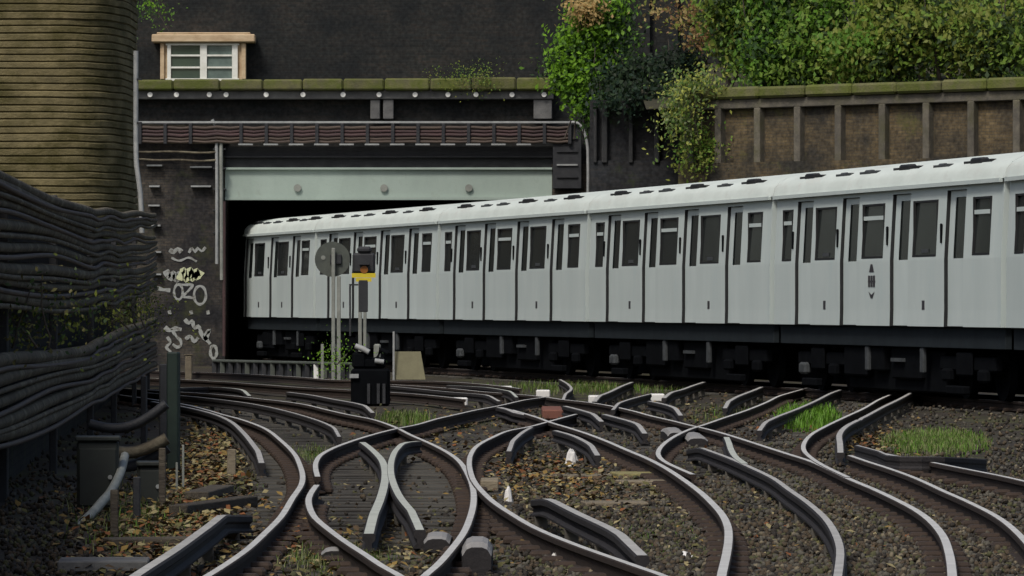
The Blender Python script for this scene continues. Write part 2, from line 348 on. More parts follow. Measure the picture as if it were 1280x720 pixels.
R9 = [(1060, 596), (1045, 589), (1028, 580.6), (1013, 571), (1004.7, 562), (1005.6, 552.5), (1015, 542), (1034, 531.5), (1056, 521), (1079, 510.5), (1099, 499), (1120, 490)]
R10 = [(1310, 720), (1285, 680), (1250, 648), (1210, 627), (1178, 613), (1159, 604), (1138, 595), (1110, 585), (1085, 577), (1062, 569)]
R11 = [(1440, 660), (1380, 632), (1320, 612), (1260, 597), (1200, 585), (1160, 577), (1120, 570), (1090, 564)]

tA = thing('railway_track', (0, 0, 0), 'leftmost curving track, bending away towards the dark cables and graffiti wall', 'railway track', group='tracks in front of the tunnel')
wA1 = run_rail(R1, tA); wA2 = run_rail(R2, tA); sleepers(wA1, wA2, tA, 28, 96)
tB = thing('railway_track', (0, 0, 0), 'track crossing the leftmost track, with the X of pale conductor rails between its rails', 'railway track', group='tracks in front of the tunnel')
wB0 = run_rail(R3a, tB); wB1 = run_rail(R3b, tB); wB2 = run_rail(R4, tB); sleepers(wB0, wB2, tB, 28, 44, dz=-.012); sleepers(wB1, wB2, tB, 47, 71, dz=-.012)
tC = thing('railway_track', (0, 0, 0), 'long diagonal track with gravel between its rails and a wide grey centre rail', 'railway track', group='tracks in front of the tunnel')
wC1 = run_rail(R6, tC, .036); wC2 = run_rail(R5, tC, .036); sleepers(wC1, wC2, tC, 28, 76, dz=.012)
tD = thing('railway_track', (0, 0, 0), 'branch track swinging right from the gravel track towards the train, beside the bright grass tuft', 'railway track', group='tracks in front of the tunnel')
wD1 = run_rail(R7, tD); wD2 = run_rail(R9, tD); sleepers(wD1, wD2, tD, 48, 92, dz=-.006)
tE = thing('railway_track', (0, 0, 0), 'track at the right edge, running past the framed grass patch', 'railway track', group='tracks in front of the tunnel')
wE1 = run_rail(R10, tE); wE2 = run_rail(R11, tE); sleepers(wE1, wE2, tE, 30, 54, dz=.006)
# upper left track towards the tunnel
tF = thing('railway_track', (0, 0, 0), 'far track passing behind the black point machine', 'railway track', group='tracks in front of the tunnel')
F1 = [(150, 462), (227, 465), (280, 466.5), (332, 469), (380, 472), (430, 475.5), (490, 476), (545, 477), (590, 479.5), (627, 483), (650, 486)]
F2 = [(150, 472), (231, 475), (285, 478), (332, 481.5), (380, 485), (420, 487), (490, 491), (524, 493.4), (560, 497), (580, 499.5)]
wF1 = run_rail(F1, tF); wF2 = run_rail(F2, tF)
# conductor rails
cond_rail([(190, 501), (232, 508), (265, 516), (287, 525), (304, 539.5), (317.5, 556), (327, 569)], tA, hw=.055)
cond_rail([(180, 490), (240, 495), (300.6, 502), (325, 506), (351, 511.5), (379, 519), (402, 526.5), (416, 533), (424, 538)], tA)
cond_rail([(216, 485), (240, 484), (263, 483.5), (290, 485), (312, 489.5)], tA, mat=cond_pale, hw=.06)
cond_rail([(360, 490), (387, 493.4), (417, 499), (445, 504), (466, 510)], tA, hw=.055)
cond_rail([(453, 553), (460, 558), (468, 565), (477, 575), (481, 586), (481.5, 598), (477, 619), (470, 637), (461, 655)], tB, hw=.062, mat=cond_pale)
cond_rail([(523, 552), (509, 553.4), (497, 561), (490, 574), (488.5, 590), (491.5, 604), (500.5, 622.5), (514, 639), (525, 651)], tB, hw=.056, mat=cond_pale)
cond_rail([(664, 535), (655, 540), (645, 548), (636, 557)], tB, hw=.05)
cond_rail([(670, 612), (683, 620), (697, 627), (724, 640.5), (752.5, 653.5), (776, 665), (803, 678)], tC, hw=.06, top=.13, end0=True)
cond_rail([(1044, 745), (1047, 719), (1049.5, 701), (1050, 684.4), (1044, 665.6), (1032, 647), (1011, 628), (986, 610.5), (967, 597), (939, 583.5), (912.5, 572), (884, 561.5), (862, 553.5)], tC, hw=.05)
cond_rail([(908, 546), (911, 553), (914, 562), (920, 571), (931, 579)], tC, hw=.06, mat=cond_pale, end1=False)
cond_rail([(694, 538), (715, 544), (732, 552), (747, 561)], tC, hw=.055)
cond_rail([(755, 518), (772, 522.5), (790, 527.5), (806, 535)], tC, hw=.06)
cond_rail([(706, 508), (726, 513), (752, 521)], tC, hw=.06)
cond_rail([(812, 502), (834, 507), (851, 514)], tC, hw=.06)
cond_rail([(489, 482), (520, 485), (560, 489), (600, 492), (624, 495.5)], tF, hw=.05)
cond_rail([(560, 481), (600, 483), (630, 487), (646, 491)], tF, hw=.05, mat=cond_pale)
cond_rail([(1050, 487), (1039, 491), (1019, 501), (996, 511), (970, 521), (949, 531)], tD, hw=.055)
cond_rail([(1140, 490), (1125.6, 498), (1103, 509), (1082.5, 520), (1068, 527)], tD, hw=.055)
cond_rail([(1073, 525), (1058, 533), (1049.5, 543), (1050.5, 558)], tD, hw=.06)
cond_rail([(952, 484), (942.5, 488), (922, 496), (906, 505)], tD, hw=.06)
cond_rail([(880, 478), (867.5, 482), (850.6, 488), (830, 493)], tC, hw=.06)
cond_rail([(790, 477), (777, 482), (760, 490), (743, 496)], tC, hw=.06)
cond_rail([(812, 492), (800, 495), (784, 499.5), (766, 506)], tC, hw=.05)
cond_rail([(700, 474), (710, 480), (714, 486), (704, 494)], tF, hw=.05)
cond_rail([(624, 509), (645, 513), (668, 514)], tB, hw=.075)
cond_rail([(309, 633), (291, 637), (257.5, 660), (220, 687), (172, 718), (130, 748)], tA, hw=.06, top=.06, end1=False, end0=True)
cond_rail([(1071, 557), (1099, 564.5), (1127, 571), (1178, 571), (1230, 566)], tE, hw=.04)
# red crossing plate at the knot and the timber crossing blocks
p = unp(690, 512, -.05); MB().box(-.16, .16, -1.6, 1.2, -.17, -.02, 0, .02).build('crossing_plate', red_iron, tC, (p[0], p[1], 0))

def ramp_block(px, py, w, ln, h, label, px2=None):
    """a conductor ramp seen end on: rounded nose, sloping back"""
    x, y = unp(px, py, -.17); t = thing('ramp_block', (x, y, -.19), label, 'ramp block', group='grey ramp blocks between the rails')
    prof = [(-w / 2, 0), (w / 2, 0), (w / 2, h * .72), (w * .36, h * .93), (w * .18, h), (-w * .18, h), (-w * .36, h * .93), (-w / 2, h * .72)]
    mb = MB(); n = 8; vs = []
    for j, (yy, k) in enumerate(((0, .86), (.06, 1), (ln * .5, 1.02), (ln, .8))):
        vs += [(a * (1 if j else .94), yy, b * k) for a, b in prof]
    fs = [tuple(range(n))]
    ms = [1]
    for j in range(3):
        for k in range(n):
            q = (k + 1) % n; fs.append((j * n + k, (j + 1) * n + k, (j + 1) * n + q, j * n + q)); ms.append(0 if k in (2, 3, 4, 5, 6) else 1)
    fs.append(tuple(range(3 * n + n - 1, 3 * n - 1, -1))); ms.append(1)
    for f, m in zip(fs, ms): mb.f.append(f[::-1]); mb.m.append(m); mb.smooth.append(False)
    mb.v = vs; mb.build('ramp_casting', [ramp_grey, cond_side], t)
    MB().box(-w * .7, w * .7, .3, .5, -.03, .02).build('base_plate', rail_rust, t)
    return t
ramp_block(596, 720, .20, 1.5, .24, 'rounded dark-fronted ramp block right of the bottom rail loop')
ramp_block(546, 693, .19, 1.3, .15, 'flat grey ramp block just below the right leg of the pale X')
ramp_block(420, 704, .21, .45, .12, 'grey ramp block left of the bottom loop, below the crossing rail')
ramp_block(845, 556, .22, 3.0, .20, 'squat grey ramp block beside the tight bend of the branch rail')
ramp_block(872, 560, .26, 4.0, .16, 'low grey ramp block at the head of the wide centre rail')

# ------------------------------------------------------------------ ballast, leaves, grass (nobody could count them)
import numpy as np
def scatter_mesh(name, base_v, base_f, inst, mats, label, smooth=False):
    """inst: list of (matrix3x4 as (rot, loc), material)"""
    bv = np.array(base_v); nb = len(bv); bf = np.array(base_f); V = []; F = []; MI = []
    Ms = np.array([i[0] for i in inst]); T = np.array([i[1] for i in inst]); mi = np.array([i[2] for i in inst])
    V = (np.einsum('nij,kj->nki', Ms, bv) + T[:, None, :]).reshape(-1, 3)
    F = (bf[None] + (np.arange(len(inst)) * nb)[:, None, None]).reshape(-1, bf.shape[1]); MI = np.repeat(mi, len(bf))
    me = bpy.data.meshes.new(name); k = bf.shape[1]
    me.vertices.add(len(V)); me.vertices.foreach_set('co', V.astype(np.float32).ravel())
    me.loops.add(len(F) * k); me.loops.foreach_set('vertex_index', F.astype(np.int32).ravel())
    me.polygons.add(len(F)); me.polygons.foreach_set('loop_start', np.arange(0, len(F) * k, k, dtype=np.int32))
    for m in mats: me.materials.append(m)
    me.polygons.foreach_set('material_index', MI.astype(np.int32)); me.update(calc_edges=True); me.validate()
    o = bpy.data.objects.new(name, me); C.objects.link(o); tag(o, label, None, None, 'stuff'); return o
def rotm(rng, full=True):
    from mathutils import Euler
    e = Euler((rng.uniform(0, 6.28), rng.uniform(0, 6.28), rng.uniform(0, 6.28)) if full else (rng.gauss(0, .35), rng.gauss(0, .35), rng.uniform(0, 6.28)))
    return np.array(e.to_matrix())
rots = [rotm(R) for _ in range(300)]; flat_rots = [rotm(R, False) for _ in range(300)]
lit_rots = [m for m in rots if abs(m[:, 2] @ np.array(sd)) > .5]
ico_v = [(0, 0, 1), (.9, 0, .35), (.28, .85, .3), (-.72, .53, .4), (-.7, -.55, .3), (.3, -.85, .4), (.7, .5, -.45), (-.3, .85, -.4), (-.9, 0, -.4), (-.28, -.85, -.45), (.72, -.52, -.4), (0, 0, -1)]
ico_f = [(0, 1, 2), (0, 2, 3), (0, 3, 4), (0, 4, 5), (0, 5, 1), (1, 6, 2), (2, 7, 3), (3, 8, 4), (4, 9, 5), (5, 10, 1), (6, 7, 2), (7, 8, 3), (8, 9, 4), (9, 10, 5), (10, 6, 1), (11, 7, 6), (11, 8, 7), (11, 9, 8), (11, 10, 9), (11, 6, 10)]
stones = []
for _ in range(46000):
    py = 500 + 235 * R.random() ** .8; px = R.uniform(-30, 1330)
    x, y = unp(px, py, -.18); s = R.uniform(.011, .028) * (1 + max(0, y - 40) * .006)
    w = [.3, .22, .28, .15, .05]
    if px < 640: w = [.28, .08, .46, .16, .02]
    if px < 640 and R.random() < (.88 if 330 < px < 610 and py < 690 else .6): continue
    if py < 600 and R.random() < .45: continue
    m = R.choices(range(5), w)[0]
    sc3 = np.diag([s * R.uniform(.8, 1.5), s * R.uniform(.7, 1.3), s * R.uniform(.6, 1)])
    stones.append((rots[R.randrange(300)] @ sc3, (x, y, -.185 + R.uniform(-.01, .02) + s * .25 + (.022 if px > 640 else 0)), m))
scatter_mesh('ballast_stones', ico_v, ico_f, stones, stone_cols, 'brown and grey ballast stones strewn between the rails')
leaf_v = [(-.5, 0, 0), (0, -.3, .08), (.5, 0, 0), (0, .3, .08)]; leaf_f = [(0, 1, 2, 3)]
lit = []
def litter(n, cx, cy, sx, sy, w, s0=.05):
    for _ in range(n):
        px, py = R.gauss(cx, sx), R.gauss(cy, sy)
        if py < 470: continue
        x, y = unp(px, py, -.16); s = R.uniform(.6, 1.4) * s0
        lit.append((flat_rots[R.randrange(300)] * s * 1.5, (x, y, -.155 + R.uniform(0, .03)), R.choices(range(5), w)[0]))
litter(2600, 255, 585, 26, 40, [.25, .12, .2, .25, .18]); litter(1300, 190, 660, 55, 35, [.22, .25, .25, .13, .15])
litter(260, 367, 670, 12, 12, [.1, .6, .25, .05, 0]); litter(500, 660, 590, 40, 14, [.35, .3, .2, .1, .05])
litter(900, 740, 610, 60, 16, [.2, .05, .3, .3, .15]); litter(500, 1090, 555, 25, 10, [.3, .2, .25, .25, 0]); litter(1100, 860, 650, 260, 40, [.15, .06, .3, .3, .19], .04)
litter(900, 430, 690, 110, 22, [.15, .05, .3, .2, .3], .04); litter(700, 560, 545, 70, 20, [.25, .12, .4, .08, .15])
litter(700, 900, 520, 110, 16, [.2, .2, .4, .05, .15])
scatter_mesh('fallen_leaves', leaf_v, leaf_f, lit, leaf_cols, 'yellow and brown fallen leaves lying on the trackbed')
blade_v = [(-.06, 0, 0), (.06, 0, 0), (.03, .15, .7), (-.03, .15, .7), (.0, .45, 1), (-.0, .45, 1)]
blade_f = [(0, 1, 2, 3), (3, 2, 4, 5)]
def grass_patch(n, px, py, sx, sy, h, mats_w, name, label):
    inst = []
    for _ in range(n):
        a, b = R.gauss(0, 1), R.gauss(0, 1)
        if a * a + b * b > 5: continue
        x, y = unp(px + a * sx, py + b * sy, -.18); th = R.uniform(0, 6.28); s = h * R.uniform(.5, 1.2)
        c, d = math.cos(th), math.sin(th)
        inst.append((np.array([[c, -d, 0], [d, c, 0], [0, 0, 1]]) @ np.diag([s * .9, s, s]), (x, y, -.19), R.choices(range(3), mats_w)[0]))
    scatter_mesh(name, blade_v, blade_f, inst, g_grass, label)
grass_patch(2600, 1010, 527, 19, 7, .19, [.8, .2, 0], 'grass', 'bright green tuft of grass between the branch rails')
grass_patch(9000, 1170, 556, 32, 7.5, .11, [.25, .3, .45], 'grass', 'framed patch of short grass by the right track')
grass_patch(2600, 740, 486, 75, 4, .13, [.10, .6, .30], 'grass', 'low weeds growing along the track under the train')
grass_patch(900, 505, 527, 18, 3, .16, [.05, .5, .45], 'grass', 'mossy weeds at the crossing of two rails')
grass_patch(900, 420, 704, 40, 10, .09, [.05, .4, .55], 'grass', 'sparse weeds by the bottom edge near the grey ramp blocks')
for px, py, sx, sy, n in ((450, 560, 30, 8, 500), (560, 700, 30, 10, 500), (660, 560, 25, 8, 400), (640, 700, 40, 12, 600), (830, 690, 30, 12, 700), (940, 650, 25, 14, 500), (1080, 660, 30, 20, 700), (300, 600, 16, 14, 400), (760, 545, 30, 6, 350), (1000, 560, 20, 5, 300), (330, 545, 22, 6, 400), (580, 530, 25, 5, 300)):
    grass_patch(n, px, py, sx, sy, .045, [.05, .45, .5], 'grass', 'thin film of moss and seedlings on the trackbed')
grass_patch(700, 390, 570, 16, 6, .08, [.05, .5, .45], 'grass', 'moss and weeds outside the left bend')
grass_patch(700, 830, 672, 30, 14, .06, [.3, .5, .2], 'grass', 'small weeds among the pale gravel')
grass_patch(700, 912, 520, 25, 6, .10, [.05, .5, .45], 'grass', 'weeds beside the branch track crossing')
grass_patch(700, 165, 650, 45, 22, .10, [.05, .45, .5], 'grass', 'weeds under the dark cables at the left wall')

# ------------------------------------------------------------------ train
CB, CT, LCAR, WCAR = 1.22, 3.62, 14.6, 2.7
def side_y(z): return .07 * max(0, (z - 2.35)) / 1.3 - .008 * max(0, (1.5 - z)) / .3     # tumblehome above, flare at the foot
def make_car(LCAR=14.6, doors=(1.55, 4.72, 8.02, 11.35), wins=((.55, 1.25, 1), (2.95, 4.35, 0), (6.15, 7.55, 1), (9.4, 10.85, 0), (12.95, 13.95, 1)), vents=(1.9, 4.3, 6.0, 8.3, 10.6, 12.6)):
    root = thing('train_carriage', (0, 0, 0), 'carriage', 'train carriage', group='white carriages of the train')
    DW = 1.12
    ZW0, ZW1, ZD = 2.40, 3.36, 3.50
    zs = [CB, 1.5, 2.35, ZW0, ZW1, ZD, CT]
    cuts = sorted({0, LCAR} | {d for d in doors} | {d + DW for d in doors} | {w for a in wins for w in a[:2]})
    b = MB()
    def q(x0, x1, z0, z1, off=0, m=0):
        b.add([(x0, side_y(z0) + off, z0), (x1, side_y(z0) + off, z0), (x1, side_y(z1) + off, z1), (x0, side_y(z1) + off, z1)], [(0, 1, 2, 3)], m)
    DR, WR = .062, .03
    for i in range(len(cuts) - 1):
        x0, x1 = cuts[i], cuts[i + 1]; mid = (x0 + x1) / 2
        isd = any(d <= mid <= d + DW for d in doors); isw = any(w[0] <= mid <= w[1] for w in wins)
        for k in range(len(zs) - 1):
            z0, z1 = zs[k], zs[k + 1]
            if isd and z1 <= ZD + .001: continue
            if isw and ZW0 <= z0 + .001 and z1 <= ZW1 + .001: continue
            q(x0, x1, z0, z1)
    for d in doors:     # dark lined recess: reveal at each end, header and sill
        for x in (d, d + DW):
            for k in range(5):
                z0, z1 = zs[k], zs[k + 1]
                b.add([(x, side_y(z0), z0), (x, side_y(z0) + DR + .03, z0), (x, side_y(z1) + DR + .03, z1), (x, side_y(z1), z1)], [(0, 1, 2, 3)], 1)
        b.add([(d, side_y(ZD), ZD), (d + DW, side_y(ZD), ZD), (d + DW, side_y(ZD) + DR + .03, ZD), (d, side_y(ZD) + DR + .03, ZD)], [(0, 1, 2, 3)], 1)
        b.add([(d, side_y(CB), CB), (d + DW, side_y(CB), CB), (d + DW, side_y(CB) + DR + .03, CB), (d, side_y(CB) + DR + .03, CB)], [(0, 1, 2, 3)], 1)
    for w in wins:
        for x in w[:2]:
            b.add([(x, side_y(ZW0), ZW0), (x, side_y(ZW0) + WR, ZW0), (x, side_y(ZW1) + WR, ZW1), (x, side_y(ZW1), ZW1)], [(0, 1, 2, 3)], 1)
        for z in (ZW0, ZW1):
            b.add([(w[0], side_y(z), z), (w[1], side_y(z), z), (w[1], side_y(z) + WR, z), (w[0], side_y(z) + WR, z)], [(0, 1, 2, 3)], 1)
    # far side, ends, floor
    b.add([(0, WCAR, CB), (LCAR, WCAR, CB), (LCAR, WCAR, CT), (0, WCAR, CT)], [(3, 2, 1, 0)])
    for x, rev in ((0, False), (LCAR, True)):
        vs = [(x, side_y(z), z) for z in zs] + [(x, WCAR * .5, 4.08), (x, WCAR, CT), (x, WCAR, CB)]
        f = tuple(range(len(vs))); b.add(vs, [f[::-1] if rev else f])
    b.add([(0, 0.12, CB), (LCAR, 0.12, CB), (LCAR, WCAR, CB), (0, WCAR, CB)], [(0, 3, 2, 1)], 1)
    b.box(-.0, LCAR, -.035, .03, CT - .05, CT + .015, 0)         # gutter
    body = b.build('body', [car_white, rubber], root)
    # roof
    r = MB(); n = 14; rows = []
    for k in range(n + 1):
        t = k / n; a = math.pi * t; rows.append((WCAR / 2 - math.cos(a) * (WCAR / 2 - .02), CT + .012 + .50 * math.sin(a) ** .75))
    xsn = [-.145, LCAR * .25, LCAR * .5, LCAR * .75, LCAR + .145]; sc_ = [1] * 5
    for x, s_ in zip(xsn, sc_): r.v += [(x, WCAR / 2 + (y - WCAR / 2) * (s_ if False else 1), CT + (z - CT) * s_) for y, z in rows]
    for i in range(len(xsn) - 1):
        for k in range(n):
            a = i * (n + 1) + k; r.f.append((a, a + n + 1, a + n + 2, a + 1)[::-1]); r.m.append(0); r.smooth.append(True)
    m_ = len(xsn) - 1
    c0, c1 = r.v[:n + 1], r.v[m_ * (n + 1):]; r.add(c0, [tuple(range(n + 1))[::-1]]); r.add(c1, [tuple(range(n + 1))])     # end caps keep their own vertices
    rf = r.build('roof', car_roof, root)
    for x, s_ in zip(vents, (1, .6, .7, 1, .6, 1)):
        v = MB(); y = .24 if s_ == 1 else .2; z = CT + .012 + .5 * math.sin(math.acos(1 - 2 * y / WCAR)) ** .75
        v.box(x - .38 * s_, x + .3 * s_, y - .05 * s_, y + .09 * s_, z - .08, z + .06 * s_, 0, .03)
        v.box(x - .8 * s_, x - .36 * s_, y - .03, y + .05, z - .06, z + .012, 0)
        v.box(x + .28 * s_, x + .8 * s_, y - .03, y + .05, z - .06, z + .02, 0)
        v.build('roof_vent', rubber if s_ == 1 else under_grey, rf)
    for d in doors:
        m = MB(); x0, x1 = d + .012, d + DW - .012; wx0, wx1, wz0, wz1 = d + .33, d + DW - .10, 2.36, 3.38
        def dq(a, c, z0, z1): m.add([(a, side_y(z0) + DR, z0), (c, side_y(z0) + DR, z0), (c, side_y(z1) + DR, z1), (a, side_y(z1) + DR, z1)], [(0, 1, 2, 3)])
        for k in range(len(zs) - 2): 
            pass
        for (a, c, z0, z1) in ((x0, x1, CB + .01, 1.5), (x0, x1, 1.5, wz0), (x0, wx0, wz0, wz1), (wx1, x1, wz0, wz1), (x0, x1, wz1, ZD - .01)): dq(a, c, z0, z1)
        door = m.build('door', car_door, root)
        p = MB(); yy = DR + .02
        p.add([(wx0 - .02, side_y(wz0) + yy, wz0 - .02), (wx1 + .02, side_y(wz0) + yy, wz0 - .02), (wx1 + .02, side_y(wz1) + yy, wz1 + .02), (wx0 - .02, side_y(wz1) + yy, wz1 + .02)], [(0, 1, 2, 3)])
        p.build('pane', glass_dark, door)
        MB().box(d - .22, d - .16, side_y(2.7) - .03, side_y(2.7) + .005, 2.62, 2.95, 0, .01).build('handrail', under_dark, root)
    for x0, x1, vent in wins:
        w = MB(); e = .035
        for (a, c, z0, z1) in ((x0, x0 + e, ZW0, ZW1), (x1 - e, x1, ZW0, ZW1), (x0 + e, x1 - e, ZW0, ZW0 + e), (x0 + e, x1 - e, ZW1 - e, ZW1)):
            w.box(a, c, side_y((z0 + z1) / 2) - .004, side_y((z0 + z1) / 2) + .04, z0, z1, 0)
        if vent: w.box(x0 + e, x1 - e, side_y(3.1) - .002, side_y(3.1) + .05, 3.075, 3.145, 1)
        wi = w.build('window', [rubber, car_white], root)
        MB().add([(x0, side_y(ZW0) + WR, ZW0), (x1, side_y(ZW0) + WR, ZW0), (x1, side_y(ZW1) + WR, ZW1), (x0, side_y(ZW1) + WR, ZW1)], [(0, 1, 2, 3)]).build('pane', glass_dark, wi)
        if not vent:
            MB().box(x0 + .62, x0 + .78, -.004, side_y(1.6) + .01, 1.50, 1.66, 0).build('number_plate', crest_m, root)
            MB().box(x0 + .5, x0 + .9, side_y(2.5) + .01, side_y(2.5) + .028, 2.46, 2.53).build('notice', under_grey, wi)
    # underframe
    mid = LCAR / 2 - 7.3
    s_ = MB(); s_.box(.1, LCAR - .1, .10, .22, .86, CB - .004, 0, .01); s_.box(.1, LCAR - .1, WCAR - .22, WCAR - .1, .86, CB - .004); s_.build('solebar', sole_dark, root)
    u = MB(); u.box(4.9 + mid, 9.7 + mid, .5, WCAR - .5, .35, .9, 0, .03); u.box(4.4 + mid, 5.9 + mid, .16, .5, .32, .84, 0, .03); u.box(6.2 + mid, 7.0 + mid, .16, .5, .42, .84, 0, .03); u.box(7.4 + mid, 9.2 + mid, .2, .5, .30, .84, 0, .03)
    u.box(.1, LCAR - .1, 1.0, 2.2, .10, 1.15); u.box(4.3 + mid, 10.4 + mid, .3, .6, .08, .8, 0, .03); u.build('equipment_and_light_block', under_dark, root)  # long low boxes added to close off the light beneath the carriage
    for x in (6.05 + mid, 9.55 + mid): MB().box(x - .1, x + .1, .12, .2, .42, .86, 0, .02).build('hanger_bracket', under_grey, root)
    MB().box(7.6 + mid, 8.3 + mid, .13, .2, .60, .66).build('pipe_clip', under_grey, root)
    for cx in (2.6, LCAR - 2.6):
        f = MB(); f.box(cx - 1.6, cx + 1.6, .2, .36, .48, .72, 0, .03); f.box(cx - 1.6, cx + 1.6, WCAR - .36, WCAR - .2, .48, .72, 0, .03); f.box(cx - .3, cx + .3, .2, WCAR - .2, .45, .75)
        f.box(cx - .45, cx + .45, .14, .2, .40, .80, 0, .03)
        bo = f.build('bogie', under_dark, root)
        for wx in (cx - 1.05, cx + 1.05):
            for wy in (.5, WCAR - .62):
                MB().cyl((wx, wy, .43), (wx, wy + .13, .43), .43, 24).build('wheel', under_dark, bo)
            MB().box(wx - .22, wx + .22, .12, .26, .30, .52, 0, .04).build('axle_box', under_grey if wx < cx and cx < 4 else under_dark, bo)
        MB().box(cx - .5, cx + .5, -.02, .12, .10, .24, 0, .02).build('collector_shoe', under_dark, bo)
    g_ = MB(); g_.box(LCAR, LCAR + .26, .7, WCAR - .7, 1.2, 3.3); g_.build('gangway', rubber, root)
    return root
joints = [(1562, 68.2), (1255, 82.4), (965, 96.8), (734, 111.4), (547, 126.0), (393, 140.3)]
J = [(xa(px, Y), Y) for px, Y in joints]
J.append((xa(303.5, 150.4), 150.4))
labels = ['white carriage cut off by the right edge of the picture',
          'white carriage with a small dark crest on its side, below the brown retaining wall',
          'white carriage directly below the hanging yellow-green creeper',
          'white carriage in front of the right end of the pale green girder',
          'white carriage partly hidden behind the round disc signal',
          'white end carriage standing in the tunnel mouth, left of the disc signal']
proto = make_car(); T = child_table()
for i in range(6):
    near, far = J[i], J[i + 1]
    o = proto if i == 0 else copy_tree(proto, None, T) if i < 5 else make_car(10.3, (.12, 3.95, 7.15), ((1.6, 3.05, 0), (5.1, 6.6, 0), (8.55, 9.6, 1)), (.9, 2.6, 4.2, 6.2, 8.0, 9.4))
    base = LCAR if i < 5 else 10.3
    dx, dy = near[0] - far[0], near[1] - far[1]; L = math.hypot(dx, dy)
    o.location = (far[0] + dx / L * .16, far[1] + dy / L * .16, 0); o.rotation_euler = (0, 0, math.atan2(dy, dx)); o['label'] = labels[i]
    o.scale = ((L - .32) / base, 1, 1)
    if i == 1:
        c = MB(); x = 6.85
        c.add([(x - .16, -.006, 2.16), (x + .16, -.006, 2.16), (x + .06, -.006, 2.30), (x - .06, -.006, 2.30)], [(0, 1, 2, 3)])
        for k in range(3): c.box(x - .22 + k * .16, x - .10 + k * .16, -.008, -.003, 1.90, 2.10)
        c.box(x - .24, x + .24, -.006, -.003, 1.98, 2.01)
        c.add([(x - .2, -.006, 1.82), (x - .06, -.006, 1.70), (x + .06, -.006, 1.70), (x + .2, -.006, 1.82), (x, -.006, 1.76)], [(0, 1, 4), (2, 3, 4), (1, 2, 4)])
        c.build('crest', crest_m, o)
# the rails the train stands on
tT = thing('railway_track', (0, 0, 0), 'track hidden in the shade beneath the white train', 'railway track', group='tracks in front of the tunnel')
def offs(d):
    out = []
    for i, p in enumerate(J):
        a = J[max(i - 1, 0)]; b = J[min(i + 1, len(J) - 1)]; tx, ty = b[0] - a[0], b[1] - a[1]; L = math.hypot(tx, ty)
        out.append(Vector((p[0] + ty / L * d, p[1] - tx / L * d)))
    return spline(out)
for d in (.62, 2.06):
    w = offs(d); MB().sweep([(p[0], p[1], 0) for p in w], rail_prof(.037, .155, .07), PM).build('running_rail', [rail_top, rail_rust], tT)
sleepers(offs(.62)[::-1], offs(2.06)[::-1], tT, 66, 150, dz=-.009, spacing=.8)

# ------------------------------------------------------------------ tunnel portal
YP = 149.0
X = lambda px, Y=YP: xa(px, Y)
Z = lambda py, Y=YP: za(py, Y)
por = thing('tunnel_portal', (0, YP, 0), 'sooty brick tunnel portal with a pale green girder across its mouth', 'tunnel')
def pb(name, px0, px1, py1, py0, y0, y1, m, parent=por, bev=0, z0=None, Y=YP):
    """box given by its front face in the photo at depth Y (local y from y0 to y1)"""
    return MB().box(X(px0, Y), X(px1, Y), y0, y1, Z(py0, Y) if z0 is None else z0, Z(py1, Y), 0, bev).build(name, m, parent)
pb('abutment', -260, 281, 163, 0, 0, 2.2, abut_brick, z0=-.3)
pb('abutment', 689, 742, 205, 0, 0, 2.2, abut_brick, z0=-.3)
pb('spandrel_wall', -262, 742, 118, 211.5, .30, 2.25, soot_brick)
pb('string_course', 160, 692, 113.5, 124, -.12, .30, grey_stone, bev=.02)
# cornice stones
xx = 158; n_ = 0
while xx < 690:
    w = R.uniform(48, 60); x1 = min(xx + w, 692)
    if 692 - x1 < 20: x1 = 692
    pb('coping_stone', xx + .4, x1 - .4, 100 + R.uniform(-.6, .6) - (xx - 170) * .006, 113.5 - .2, -.34 + R.uniform(-.01, .01), .55, mossy_stone, bev=.05); xx = x1
for px in (188, 221, 262, 283, 333, 379, 429, 474, 519, 560, 595, 640, 680):
    MB().cyl((X(px), -.20, Z(118.5)), (X(px), -.118, Z(118.5)), .075, 10).build('bolt_cap', bolt_white, por)
for a, b in ((463, 475), (479, 492), (667, 690)):
    pb('corbel', a, b, 124.3, 149, -.06, .31, grey_stone, bev=.02)
gi = MB()
gi.box(X(281.5), X(690), -.02, .5, Z(250) + .08, Z(212)); gi.box(X(281.5), X(690), -.14, .6, Z(250), Z(250) + .08); gi.box(X(281.5), X(690), -.14, .6, Z(212) - .0, Z(212) + .06)
gi_o = gi.build('lintel_girder', girder_green, por)
for px in (372, 480, 586): MB().cyl((X(px), -.10, Z(235)), (X(px), -.015, Z(235)), .11, 12).build('bolt', pole_m, gi_o)
dg = MB(); dg.box(X(281.5), X(690), .05, .32, Z(211), Z(183)); dg.box(X(281.5), X(690), -.12, .32, Z(197), Z(195)); dg.build('dark_girder', dark_iron, por)
# dark interior of the tunnel
t = MB(); t.box(-22, 10, 2.2, 40, 4.72, 4.9); t.box(-22, -21.8, 2.2, 40, -.3, 4.72); t.box(9.8, 10, 2.2, 40, -.3, 4.72); t.box(-22, 10, 40, 40.2, -.3, 4.9); t.build('tunnel_lining', black_void, por)

